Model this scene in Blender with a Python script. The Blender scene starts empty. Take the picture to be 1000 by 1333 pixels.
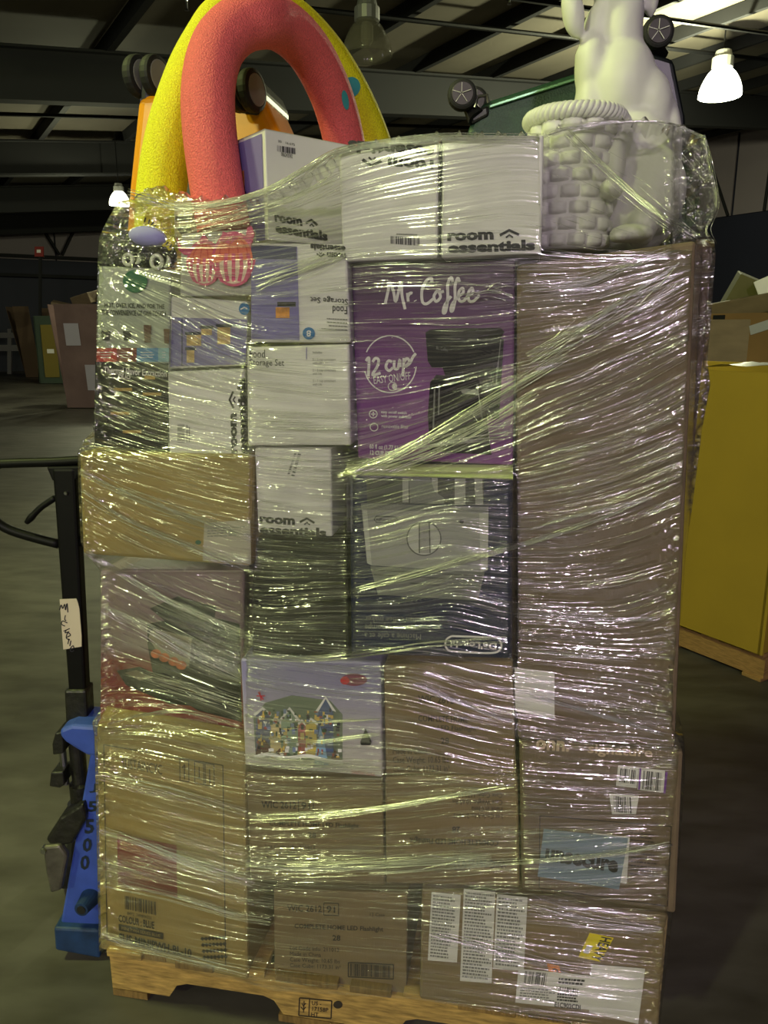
import bpy, bmesh, math, random
import numpy as np
from mathutils import Vector, Matrix
from mathutils.bvhtree import BVHTree

S = bpy.context.scene
COL = S.collection
R = math.radians
random.seed(7)
rng = np.random.default_rng(11)

# ------------------------------------------------------------------ camera
EYE = Vector((0.0, 0.0, 1.5))
PITCH = R(13.2)
F_PX = 1000.0
cam_d = bpy.data.cameras.new('camera')
cam = bpy.data.objects.new('camera', cam_d)
COL.objects.link(cam)
cam.location = EYE
cam.rotation_euler = (R(90) - PITCH, 0, 0)
cam_d.sensor_fit = 'HORIZONTAL'
cam_d.sensor_width = 36.0
cam_d.lens = 36.0 * F_PX / 1000.0
cam_d.clip_start = 0.05
S.camera = cam

# ------------------------------------------------------------------ world, lamps, exposure
W = bpy.data.worlds.new('hall_air')
S.world = W
W.use_nodes = True
W.node_tree.nodes['Background'].inputs[0].default_value = (0.55, 0.52, 0.62, 1)
W.node_tree.nodes['Background'].inputs[1].default_value = 0.035

def lamp(name, loc, col, watts, r):
    d = bpy.data.lights.new(name, 'POINT')
    d.color = col
    d.energy = watts
    d.shadow_soft_size = r
    o = bpy.data.objects.new(name, d)
    COL.objects.link(o)
    o.location = loc
    return o

lamp('hall_lamp_yellow', (-6.2, -6.2, 4.7), (0.92, 1.0, 0.46), 900, 0.24)
lamp('hall_lamp_pink', (-0.3, -8.6, 5.0), (1.0, 0.80, 0.98), 980, 0.24)
lamp('added_glint_light_left', (-3.5, -8.6, 4.9), (0.92, 1.0, 0.52), 480, 0.24)  # unseen lamp, added for more yellow-green glints on the film
lamp('added_glint_light_right', (4.5, -9.0, 5.0), (1.0, 0.84, 0.98), 330, 0.26)  # weak unseen lamp, added only to give the film pinkish sparkle
lamp('hall_lamp_overhead', (-3.0, 1.2, 4.7), (0.86, 1.0, 0.34), 430, 0.26)
lamp('hall_lamp_far', (-9.0, 8.0, 4.6), (0.90, 0.86, 1.0), 70, 0.26)

S.view_settings.view_transform = 'Standard'
S.view_settings.look = 'None'
S.view_settings.exposure = 0.14
S.view_settings.gamma = 1.0
S.view_settings.use_curve_mapping = False

# ------------------------------------------------------------------ helpers: views, planes
SP, CP = math.sin(PITCH), math.cos(PITCH)
def ray(px, py):
    dx, dy = (px - 500.0) / F_PX, (666.5 - py) / F_PX
    return Vector((dx, CP + dy * SP, -SP + dy * CP))

YAW = R(10)
P0 = Vector((-0.64, 1.47, 0.0))          # a point of the load's front plane
def frame(yaw):
    return Vector((math.cos(yaw), -math.sin(yaw), 0)), Vector((-math.sin(yaw), -math.cos(yaw), 0))
D0, N0 = frame(YAW)
class Plane:
    """an upright plane: the load's front plane moved OFF metres towards the viewer, turned by YAW more about its own middle"""
    def __init__(self, off=0.0, yaw=0.0, about=None):
        self.d, self.n = D0, N0
        self.p = P0 + N0 * off
        if yaw:
            c = self.at(*about)
            self.d, self.n = frame(YAW + yaw)
            self.p = c
    def at(self, px, py, lift=0.0):
        v = ray(px, py)
        t = (self.p + self.n * lift - EYE).dot(self.n) / v.dot(self.n)
        return EYE + v * t
class Upright(Plane):
    """an upright plane facing straight down the hall, Y metres away"""
    def __init__(self, y):
        self.d, self.n = frame(0)
        self.p = Vector((0, y, 0))
def at_z(px, py, z):
    v = ray(px, py)
    return EYE + v * ((z - EYE.z) / v.z)

# ------------------------------------------------------------------ helpers: materials
def lin(c):
    c /= 255.0
    return c / 12.92 if c <= 0.04045 else ((c + 0.055) / 1.055) ** 2.4
def rgb(r, g, b):
    return (lin(r), lin(g), lin(b), 1.0)
MATS = {}
def mat(name, col, rough=0.6, metal=0.0, spec=0.5, noise=None, bump=None, emit=None):
    """noise = (scale, amount of value change, stretch xyz); bump = (scale, strength, stretch xyz)"""
    if name in MATS:
        return MATS[name]
    m = bpy.data.materials.new(name)
    m.use_nodes = True
    nt = m.node_tree
    b = nt.nodes['Principled BSDF']
    b.inputs['Base Color'].default_value = col
    b.inputs['Roughness'].default_value = rough
    b.inputs['Metallic'].default_value = metal
    b.inputs['Specular IOR Level'].default_value = spec
    tc = nt.nodes.new('ShaderNodeTexCoord')
    def tex(scale, stretch, detail=4):
        mp = nt.nodes.new('ShaderNodeMapping')
        mp.inputs['Scale'].default_value = stretch
        nt.links.new(tc.outputs['Object'], mp.inputs[0])
        n = nt.nodes.new('ShaderNodeTexNoise')
        n.inputs['Scale'].default_value = scale
        n.inputs['Detail'].default_value = detail
        nt.links.new(mp.outputs[0], n.inputs['Vector'])
        return n
    if noise:
        n = tex(noise[0], noise[2] if len(noise) > 2 else (1, 1, 1))
        r = nt.nodes.new('ShaderNodeValToRGB')
        a = noise[1]
        r.color_ramp.elements[0].position = 0.3
        r.color_ramp.elements[1].position = 0.7
        r.color_ramp.elements[0].color = tuple(c * (1 - a) for c in col[:3]) + (1,)
        r.color_ramp.elements[1].color = tuple(min(1, c * (1 + a)) for c in col[:3]) + (1,)
        nt.links.new(n.outputs[0], r.inputs[0])
        nt.links.new(r.outputs[0], b.inputs['Base Color'])
    if bump:
        n = tex(bump[0], bump[2] if len(bump) > 2 else (1, 1, 1))
        bp = nt.nodes.new('ShaderNodeBump')
        bp.inputs['Strength'].default_value = bump[1]
        bp.inputs['Distance'].default_value = 0.01
        nt.links.new(n.outputs[0], bp.inputs['Height'])
        nt.links.new(bp.outputs[0], b.inputs['Normal'])
    if emit:
        b.inputs['Emission Color'].default_value = emit[0]
        b.inputs['Emission Strength'].default_value = emit[1]
    MATS[name] = m
    return m

def gradient_mat(name, c0, c1, axis, lo, hi, rough=0.4):
    """printed board whose ink runs from c0 to c1 along the object's own axis"""
    m = mat(name, c0, rough)
    nt = m.node_tree
    tc = nt.nodes.new('ShaderNodeTexCoord'); sx = nt.nodes.new('ShaderNodeSeparateXYZ')
    mr = nt.nodes.new('ShaderNodeMapRange'); rp = nt.nodes.new('ShaderNodeValToRGB')
    mr.inputs['From Min'].default_value = lo; mr.inputs['From Max'].default_value = hi
    rp.color_ramp.elements[0].color = c0; rp.color_ramp.elements[1].color = c1
    nt.links.new(tc.outputs['Object'], sx.inputs[0])
    nt.links.new(sx.outputs[axis], mr.inputs['Value'])
    nt.links.new(mr.outputs[0], rp.inputs[0])
    nt.links.new(rp.outputs[0], nt.nodes['Principled BSDF'].inputs['Base Color'])
    return m

CARD = mat('cardboard', rgb(126, 108, 78), 0.75, noise=(9, .10, (1, 1, 3)), bump=(120, .08, (3, 3, .3)))
CARD2 = mat('cardboard_dark', rgb(108, 92, 73), 0.75, noise=(7, .12, (1, 1, 3)), bump=(120, .08, (3, 3, .3)))
CARDY = mat('cardboard_yellow', rgb(146, 126, 74), 0.75, noise=(7, .10, (1, 1, 3)), bump=(120, .08, (3, 3, .3)))
WHITE = mat('white_print_board', rgb(214, 212, 212), 0.45, noise=(5, .03))
GREYB = mat('grey_print_board', rgb(165, 172, 160), 0.45, noise=(5, .05))
NAVY = mat('navy_print_board', rgb(18, 26, 64), 0.5, spec=.3)
BLACKB = mat('black_print_board', rgb(16, 17, 19), 0.5, spec=.3)
INK = mat('black_ink', rgb(22, 22, 24), 0.6)
INKB = mat('brown_black_ink', rgb(48, 40, 32), 0.7)
INKG = mat('grey_ink', rgb(112, 112, 112), 0.6)
LILAC = mat('lilac_print', rgb(120, 112, 172), 0.45)
BLUEDOT = mat('blue_print', rgb(22, 104, 168), 0.45)
ORANGEP = mat('orange_print', rgb(206, 140, 60), 0.5, noise=(60, .4))
LABELW = mat('white_label', rgb(218, 216, 214), 0.4)
REDP = mat('red_print', rgb(176, 30, 44), 0.45)
REDD = mat('dark_red_print', rgb(118, 30, 30), 0.45, noise=(6, .12))
WHITEINK = mat('white_ink', rgb(226, 222, 226), 0.5)
BLACKM = mat('black_enamel', rgb(8, 8, 9), 0.5, spec=.2, bump=(60, .05))
STEEL = mat('steel', rgb(150, 150, 150), 0.3, 1.0)
BLUEM = mat('blue_enamel', rgb(58, 84, 176), 0.42, noise=(14, .18), bump=(40, .08))
BLUED = mat('worn_blue_enamel', rgb(24, 52, 92), 0.55, noise=(22, .4), bump=(40, .1))
RUBBER = mat('black_rubber', rgb(18, 18, 18), 0.7)

# ------------------------------------------------------------------ helpers: objects
def tag(o, label=None, cat=None, group=None, kind=None):
    if label: o['label'] = label
    if cat: o['category'] = cat
    if group: o['group'] = group
    if kind: o['kind'] = kind
    return o
def mesh_obj(name, verts, faces, m, parent=None, origin=None, smooth=False):
    """verts are in the hall's own metres; a child keeps its parent's origin"""
    if parent is not None:
        o0 = Vector(parent['origin_at'])
    else:
        o0 = Vector(origin) if origin is not None else Vector((0, 0, 0))
    me = bpy.data.meshes.new(name)
    me.from_pydata([(v[0] - o0[0], v[1] - o0[1], v[2] - o0[2]) for v in verts], [], [tuple(f) for f in faces])
    if isinstance(m, (list, tuple)):
        for k in m: me.materials.append(k)
    elif m is not None:
        me.materials.append(m)
    if smooth:
        me.polygons.foreach_set('use_smooth', [True] * len(me.polygons))
    me.update()
    o = bpy.data.objects.new(name, me)
    COL.objects.link(o)
    if parent is not None:
        o.parent = parent
    else:
        o.location = o0
    o['origin_at'] = tuple(o0)
    return o
def thing(name, label, cat, loc, group=None):
    o = bpy.data.objects.new(name, None)
    COL.objects.link(o)
    o.location = loc
    o.empty_display_size = 0.1
    o['origin_at'] = tuple(loc)
    return tag(o, label, cat, group)
class MB:
    """collects shapes (in hall metres) for one mesh object"""
    def __init__(self): self.v, self.f = [], []
    def add(self, v, f):
        k = len(self.v)
        self.v += [Vector(p) for p in v]
        self.f += [tuple(i + k for i in q) for q in f]
        return self
    def hexa(self, c):                      # 4 front corners TL TR BR BL then 4 back corners
        return self.add(c, [(0, 3, 2, 1), (4, 5, 6, 7), (0, 1, 5, 4), (1, 2, 6, 5), (2, 3, 7, 6), (3, 0, 4, 7)])
    def box(self, c, sx, sy, sz, ax=(1, 0, 0), ay=(0, 1, 0), az=(0, 0, 1)):
        c, ax, ay, az = Vector(c), Vector(ax) * sx / 2, Vector(ay) * sy / 2, Vector(az) * sz / 2
        f = [c - ax - ay + az, c + ax - ay + az, c + ax - ay - az, c - ax - ay - az]
        return self.hexa(f + [p + ay * 2 for p in f])
    def tube(self, pts, r, n=8, caps=True):
        pts = [Vector(p) for p in pts]
        rs = r if isinstance(r, (list, tuple)) else [r] * len(pts)
        v, f = [], []
        up = None
        for i, p in enumerate(pts):
            t = (pts[min(i + 1, len(pts) - 1)] - pts[max(i - 1, 0)]).normalized()
            if up is None:
                up = Vector((0, 0, 1)) if abs(t.z) < .9 else Vector((0, 1, 0))
            a = (up - t * up.dot(t)).normalized()
            b = t.cross(a)
            up = a
            for k in range(n):
                w = 2 * math.pi * k / n
                v.append(p + (a * math.cos(w) + b * math.sin(w)) * rs[i])
        for i in range(len(pts) - 1):
            for k in range(n):
                f.append((i * n + k, i * n + (k + 1) % n, (i + 1) * n + (k + 1) % n, (i + 1) * n + k))
        if caps:
            f.append(tuple(reversed(range(n))))
            f.append(tuple(range((len(pts) - 1) * n, len(pts) * n)))
        return self.add(v, f)
    def lathe(self, c, axis, prof, n=20):   # prof: (distance along axis, radius)
        axis = Vector(axis).normalized()
        c = Vector(c)
        return self.tube([c + axis * (h + i * 1e-6) for i, (h, r) in enumerate(prof)], [r for h, r in prof], n)
    def ball(self, c, rx, ry, rz, ax=(1, 0, 0), ay=(0, 1, 0), az=(0, 0, 1), n=12):
        c, ax, ay, az = Vector(c), Vector(ax), Vector(ay), Vector(az)
        v, f = [], []
        for i in range(n + 1):
            th = math.pi * i / n
            for k in range(2 * n):
                ph = math.pi * k / n
                v.append(c + ax * rx * math.sin(th) * math.cos(ph) + ay * ry * math.sin(th) * math.sin(ph) + az * rz * math.cos(th))
        for i in range(n):
            for k in range(2 * n):
                a, b = i * 2 * n + k, i * 2 * n + (k + 1) % (2 * n)
                f.append((a, a + 2 * n, b + 2 * n, b))
        return self.add(v, f)
    def build(self, name, m, parent=None, origin=None, smooth=False, bevel=0, seg=2):
        if parent is None and origin is None:
            origin = (sum(p.x for p in self.v) / len(self.v), sum(p.y for p in self.v) / len(self.v), min(p.z for p in self.v))
        o = mesh_obj(name, self.v, self.f, m, parent, origin, smooth)
        if bevel:
            md = o.modifiers.new('bevel', 'BEVEL')
            md.width = bevel; md.segments = seg; md.limit_method = 'ANGLE'
        return o
def spline(pts, k=8):
    """Catmull-Rom through tuples of any length"""
    out = []
    P = [pts[0]] + list(pts) + [pts[-1]]
    for i in range(1, len(P) - 2):
        a, b, c, d = P[i - 1], P[i], P[i + 1], P[i + 2]
        for s in range(k):
            t = s / k
            out.append(tuple(.5 * (2 * q + (r - p) * t + (2 * p - 5 * q + 4 * r - u) * t * t + (3 * q - p - 3 * r + u) * t ** 3) for p, q, r, u in zip(a, b, c, d)))
    out.append(tuple(pts[-1]))
    return out

# ------------------------------------------------------------------ helpers: print on a face
TEXTS = {}
def text_mesh(s, bold, align='LEFT', space=1.0):
    key = (s, bold, align, space)
    if key not in TEXTS:
        c = bpy.data.curves.new('print', 'FONT')
        c.body = s
        c.offset = bold
        c.resolution_u = 2
        c.align_x = align
        c.space_line = space
        o = bpy.data.objects.new('print', c)
        COL.objects.link(o)
        dg = bpy.context.evaluated_depsgraph_get()
        me = bpy.data.meshes.new_from_object(o.evaluated_get(dg))
        v = [tuple(p.co) for p in me.vertices]
        f = [tuple(p.vertices) for p in me.polygons]
        bpy.data.objects.remove(o); bpy.data.curves.remove(c); bpy.data.meshes.remove(me)
        xs, ys = [p[0] for p in v], [p[1] for p in v]
        x0, x1, y0, y1 = min(xs), max(xs), min(ys), max(ys)
        TEXTS[key] = ([((p[0] - x0) / (x1 - x0), (y1 - p[1]) / (y1 - y0)) for p in v], f)
    return TEXTS[key]
class Face:
    """the front of a carton: prints are given where the photo shows them and laid on the board"""
    def __init__(self, root, pl): self.root, self.pl, self.k = root, pl, 1
    def _lift(self, lift):
        if lift is None:
            lift = 0.0008 + 0.00012 * self.k
            self.k += 1
        return lift
    def poly(self, name, pts, m, lift=None):
        lift = self._lift(lift)
        return mesh_obj(name, [self.pl.at(x, y, lift) for x, y in pts], [tuple(reversed(range(len(pts))))], m, self.root)
    def polys(self, name, lst, m, lift=None):
        lift = self._lift(lift)
        v, f = [], []
        for pts in lst:
            f.append(tuple(reversed(range(len(v), len(v) + len(pts)))))
            v += [self.pl.at(x, y, lift) for x, y in pts]
        return mesh_obj(name, v, f, m, self.root)
    def rect(self, name, x0, y0, x1, y1, m, lift=None):
        return self.poly(name, [(x0, y0), (x1, y0), (x1, y1), (x0, y1)], m, lift)
    def disc(self, name, cx, cy, rx, ry, m, lift=None, n=24):
        return self.poly(name, [(cx + rx * math.cos(2 * math.pi * i / n), cy + ry * math.sin(2 * math.pi * i / n)) for i in range(n)], m, lift)
    def text(self, s, tl, tr, bl, m, bold=0.0, name='printed_text', lift=None, align='LEFT', space=1.0):
        lift = self._lift(lift)
        v, f = text_mesh(s, bold, align, space)
        ex, ey = (tr[0] - tl[0], tr[1] - tl[1]), (bl[0] - tl[0], bl[1] - tl[1])
        return mesh_obj(name, [self.pl.at(tl[0] + u * ex[0] + w * ey[0], tl[1] + u * ex[1] + w * ey[1], lift) for u, w in v], f, m, self.root)
    def strokes(self, name, lines, w, m, lift=None, smooth=True):
        """ribbons along hand-drawn lines; w in photo pixels"""
        lift = self._lift(lift)
        v, f = [], []
        for ln in lines:
            p = spline(ln, 5) if smooth and len(ln) > 2 else ln
            k = len(v)
            for i, q in enumerate(p):
                a, b = p[max(i - 1, 0)], p[min(i + 1, len(p) - 1)]
                tx, ty = b[0] - a[0], b[1] - a[1]
                L = math.hypot(tx, ty) or 1
                nx, ny = -ty / L * w / 2, tx / L * w / 2
                v += [self.pl.at(q[0] + nx, q[1] + ny, lift), self.pl.at(q[0] - nx, q[1] - ny, lift)]
            f += [(k + 2 * i, k + 2 * i + 2, k + 2 * i + 3, k + 2 * i + 1) for i in range(len(p) - 1)]
        return mesh_obj(name, v, f, m, self.root)
    def ring(self, name, cx, cy, rx, ry, w, m, a0=0, a1=360, lift=None):
        pts = [(cx + rx * math.cos(R(a0 + (a1 - a0) * i / 40)), cy + ry * math.sin(R(a0 + (a1 - a0) * i / 40))) for i in range(41)]
        return self.strokes(name, [pts], w, m, lift, False)
    def bars(self, tl, tr, bl, n, m, lift=None, name='barcode'):
        rr = random.Random(int(tl[0] * 7 + tl[1]))
        lst, x = [], 0.0
        ws = [rr.choice((1, 1, 2, 3)) for _ in range(2 * n)]
        tot = float(sum(ws))
        for i, w in enumerate(ws):
            if i % 2 == 0:
                a, b = x / tot, (x + w) / tot
                q = lambda u, t: (tl[0] + u * (tr[0] - tl[0]) + t * (bl[0] - tl[0]), tl[1] + u * (tr[1] - tl[1]) + t * (bl[1] - tl[1]))
                lst.append([q(a, 0), q(b, 0), q(b, 1), q(a, 1)])
            x += w
        return self.polys(name, lst, m, lift)
    def lines_of_print(self, tl, tr, bl, rows, m, fill=.5, ragged=.3, lift=None, name='fine_print'):
        """rows of print too small to read: short dashes of ink"""
        rr = random.Random(int(tl[0] * 13 + tl[1]))
        q = lambda u, t: (tl[0] + u * (tr[0] - tl[0]) + t * (bl[0] - tl[0]), tl[1] + u * (tr[1] - tl[1]) + t * (bl[1] - tl[1]))
        lst = []
        for i in range(rows):
            t0, t1 = (i + .5 - fill / 2) / rows, (i + .5 + fill / 2) / rows
            x, end = 0.0, 1 - rr.random() * ragged
            while x < end:
                w = min(end - x, rr.uniform(.04, .13))
                lst.append([q(x, t0), q(x + w, t0), q(x + w, t1), q(x, t1)])
                x += w + .022
        return self.polys(name, lst, m, lift)
    def frame_lines(self, pts, w, m, name='printed_frame'):
        return self.strokes(name, [[pts[i], pts[(i + 1) % len(pts)]] for i in range(len(pts))], w, m, None, False)
    def tape(self, name, pts, m): return self.poly(name, pts, m)

def carton(label, corners, off, m, depth=.3, yaw=0.0, name='carton', cat='box', group=None, bevel=.004, bulge=0.0):
    about = (sum(c[0] for c in corners) / 4, sum(c[1] for c in corners) / 4)
    pl = Plane(off, yaw, about)
    fr = [pl.at(*c) for c in corners]
    bk = [p - pl.n * depth for p in fr]
    o = MB().hexa(fr + bk).build(name, m, bevel=bevel)
    tag(o, label, cat, group)
    return o, Face(o, pl)

# ================================================================== the hall
AX = Vector((-0.53, 0.848, 0.0))         # along the purlins
BX = Vector((0.848, 0.53, 0.0))          # along the rafters, up the roof
def H(a, b, z): return AX * a + BX * b + Vector((0, 0, z))
SLOPE = 0.105
def deck_z(b): return 5.31 + (SLOPE if b > 0 else .03) * b
def struct(o): return tag(o, kind='structure')

def floor_material():
    m = mat('sealed_concrete', rgb(118, 116, 108), 0.5)
    nt = m.node_tree; b = nt.nodes['Principled BSDF']
    tc = nt.nodes.new('ShaderNodeTexCoord')
    n1 = nt.nodes.new('ShaderNodeTexNoise'); n1.inputs['Scale'].default_value = 0.55; n1.inputs['Detail'].default_value = 8
    mp = nt.nodes.new('ShaderNodeMapping'); mp.inputs['Rotation'].default_value = (0, 0, R(32)); mp.inputs['Scale'].default_value = (1.6, 4.2, 1)
    n2 = nt.nodes.new('ShaderNodeTexNoise'); n2.inputs['Scale'].default_value = 2.2; n2.inputs['Detail'].default_value = 6
    r1 = nt.nodes.new('ShaderNodeValToRGB'); r2 = nt.nodes.new('ShaderNodeValToRGB')
    r1.color_ramp.elements[0].position = .32; r1.color_ramp.elements[1].position = .68
    r1.color_ramp.elements[0].color = rgb(60, 56, 52); r1.color_ramp.elements[1].color = rgb(112, 108, 100)
    r2.color_ramp.elements[0].position = .30; r2.color_ramp.elements[1].position = .62
    r2.color_ramp.elements[0].color = (.55, .53, .5, 1); r2.color_ramp.elements[1].color = (1, 1, 1, 1)
    mx = nt.nodes.new('ShaderNodeMix'); mx.data_type = 'RGBA'; mx.blend_type = 'MULTIPLY'; mx.inputs[0].default_value = 1
    L = nt.links.new
    L(tc.outputs['Object'], n1.inputs['Vector']); L(tc.outputs['Object'], mp.inputs[0]); L(mp.outputs[0], n2.inputs['Vector'])
    L(n1.outputs[0], r1.inputs[0]); L(n2.outputs[0], r2.inputs[0])
    L(r1.outputs[0], mx.inputs[6]); L(r2.outputs[0], mx.inputs[7]); L(mx.outputs[2], b.inputs['Base Color'])
    bp = nt.nodes.new('ShaderNodeBump'); bp.inputs['Strength'].default_value = .12; bp.inputs['Distance'].default_value = .02
    L(n2.outputs[0], bp.inputs['Height']); L(bp.outputs[0], b.inputs['Normal'])
    return m
struct(mesh_obj('floor', [H(-12, -34, 0), H(34, -34, 0), H(34, 34, 0), H(-12, 34, 0), H(-12, -34, -.2), H(34, -34, -.2), H(34, 34, -.2), H(-12, 34, -.2)],
                [(0, 3, 2, 1)[::-1], (4, 5, 6, 7)[::-1], (0, 1, 5, 4), (1, 2, 6, 5), (2, 3, 7, 6), (3, 0, 4, 7)], floor_material()))
DECK = mat('roof_deck', rgb(98, 92, 80), 0.8, noise=(.8, .12))
GIRD = mat('dark_steelwork', rgb(11, 11, 15), 0.8)
WALLD = mat('navy_wall_sheet', rgb(26, 28, 48), 0.7, noise=(.3, .2))
WALLG = mat('grey_wall_sheet', rgb(128, 118, 124), 0.7, noise=(.3, .08))

ceil = MB()
for b0, b1 in ((-34, 0), (0, 34)):
    v0 = [H(-12, b0, deck_z(b0)), H(34, b0, deck_z(b0)), H(34, b1, deck_z(b1)), H(-12, b1, deck_z(b1))]
    ceil.hexa([p + Vector((0, 0, .12)) for p in v0] + v0)
ceiling = struct(ceil.build('ceiling', DECK, origin=(0, 0, 5)))
ZB = Vector((-BX.x * SLOPE, -BX.y * SLOPE, 1)).normalized()
SB = (BX + Vector((0, 0, SLOPE))).normalized()
for k in range(-6, 13):                  # purlins under the deck, one by one
    b = 1.35 + k * 1.78
    mb = MB()
    z = deck_z(b) - .11
    mb.box(H(11, b, z), 45, .06, .20, AX, SB, ZB)
    mb.box(H(11, b + .035, z - .09), 45, .11, .02, AX, SB, ZB)
    mb.build('purlin', GIRD, ceiling)
for a in (12.6, 18.8, 25.0, 31.2):        # deep rafters across
    mb = MB()
    for b0, b1 in ((-30, 0), (0, 30)):
        mid = (b0 + b1) / 2
        sl = SLOPE if mid > 0 else .03
        sb = (BX + Vector((0, 0, sl))).normalized(); zb = Vector((-BX.x * sl, -BX.y * sl, 1)).normalized()
        mb.box(H(a, mid, deck_z(mid) - .20 - .34), .03, 30.4, .68, AX, sb, zb)
        mb.box(H(a, mid, deck_z(mid) - .20 - .68), .24, 30.4, .035, AX, sb, zb)
        mb.box(H(a, mid, deck_z(mid) - .22), .24, 30.4, .035, AX, sb, zb)
    mb.build('rafter', GIRD, ceiling)
for a, b0, b1, dz in ((9.8, 0, 16, .34), (15.9, 0, 16, .34), (21.8, 0, 14, .34), (8.5, .2, 16, .42)):   # sprinkler pipes
    MB().tube([H(a, b0, deck_z(b0) - dz), H(a, b1, deck_z(b1) - dz)], .035, 8).build('sprinkler_pipe', BLACKM, ceiling)
for a, b in ((9.8, 3.4), (9.8, 5.9), (8.5, 5.0), (8.5, 7.2), (15.9, 1.9)):
    MB().lathe(H(a, b, deck_z(b) - .34), (0, 0, 1), [(-.16, .03), (-.14, .012), (-.06, .012), (0, .03)], 8).build('sprinkler_head', STEEL, ceiling)

def wall(name, a0, b0, a1, b1, z0, z1, m, t=.15):
    p, q = H(a0, b0, 0), H(a1, b1, 0)
    d = (q - p).normalized(); n = Vector((d.y, -d.x, 0))
    mb = MB()
    f = [p + Vector((0, 0, z1)), q + Vector((0, 0, z1)), q + Vector((0, 0, z0)), p + Vector((0, 0, z0))]
    mb.hexa(f + [x - n * t for x in f])
    return struct(mb.build(name, m, origin=p))
wb = wall('wall_back', 33.5, -34, 33.5, 34, 0, 10.6, WALLD)
wr = wall('wall_right', 33.5, 24.5, -12, 24.5, 0, 9.0, WALLD)
# lighter upper sheeting with its bracing, on the far walls
for i in range(10):
    b = 2.5 + i * 2.2
    MB().box(H(33.38, b, 5.4), .05, 2.14, 2.4, AX, BX).build('wall_panel', WALLG, wb)
for i in range(8):
    b = -22 + i * 2.6
    MB().box(H(33.38, b, 3.9), .05, 2.5, 1.0, AX, BX).build('wall_panel', mat('dim_wall_sheet', rgb(62, 58, 62), .8), wb)
for i in range(9):
    a = 10.5 + i * 2.6
    MB().box(H(a, 24.38, 6.6), 2.5, .05, 2.6, AX, BX).build('wall_panel', WALLG, wr)
    mb = MB()
    mb.tube([H(a - 1.2, 24.3, 5.3), H(a, 24.3, 7.8)], .05, 6).tube([H(a, 24.3, 7.8), H(a + .1, 24.3, 5.3)], .05, 6)
    mb.build('wall_brace', GIRD, wr)
for b in (3.5, 6.0, 8.5, 11.0, 13.5, 16.0):
    mb = MB()
    mb.tube([H(33.2, b, 4.4), H(33.2, b + 1.2, 6.6)], .06, 6).tube([H(33.2, b + 2.4, 4.4), H(33.2, b + 1.2, 6.6)], .06, 6)
    mb.build('wall_brace', GIRD, wb)
for z in (4.3, 3.6):
    MB().box(H(33.2, 4, z), .12, 50, .12, AX, BX).build('wall_girt', GIRD, wb)

# pale guard rail in front of the far wall
rail = thing('guard_rail', 'pale two-bar guard rail low along the far dark wall', 'rail', at_z(10, 487, 0))
RY = Upright(at_z(10, 487, 0).y)
GALV = mat('galvanised_steel', rgb(150, 146, 150), .5, .2)
for y0, y1 in ((433, 440), (449, 457)):
    c = [RY.at(-40, y0), RY.at(24, y0), RY.at(24, y1), RY.at(-40, y1)]
    MB().hexa(c + [p + Vector((0, .08, 0)) for p in c]).build('rail_bar', GALV, rail)
for x in (-36, 8):
    c = [RY.at(x, 428) + Vector((0, .09, 0)), RY.at(x + 5, 428) + Vector((0, .09, 0)), RY.at(x + 5, 488) + Vector((0, .09, 0)), RY.at(x, 488) + Vector((0, .09, 0))]
    MB().hexa(c + [p + Vector((0, .1, 0)) for p in c]).build('post', GALV, rail)

# small red sign on a post far off
SY = Upright(24.0)
sg = thing('wall_sign', 'small dim red sign with a white mark on the dark far wall', 'sign', SY.at(50, 334))
c = [SY.at(45, 321), SY.at(56, 321), SY.at(56, 334), SY.at(45, 334)]
MB().hexa(c + [p + Vector((0, .06, 0)) for p in c]).build('sign_plate', mat('red_sign', rgb(120, 40, 38), .5), sg)
c = [SY.at(48, 325) - Vector((0, .01, 0)), SY.at(53, 325) - Vector((0, .01, 0)), SY.at(53, 329) - Vector((0, .01, 0)), SY.at(48, 329) - Vector((0, .01, 0))]
MB().hexa(c + [p + Vector((0, .008, 0)) for p in c]).build('sign_mark', LABELW, sg)
c = [SY.at(49, 334), SY.at(52, 334), SY.at(52, 500), SY.at(49, 500)]
c[2].z = c[3].z = 0
MB().hexa([p + Vector((0, .061, 0)) for p in c] + [p + Vector((0, .14, 0)) for p in c]).build('post', GIRD, sg)

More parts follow.
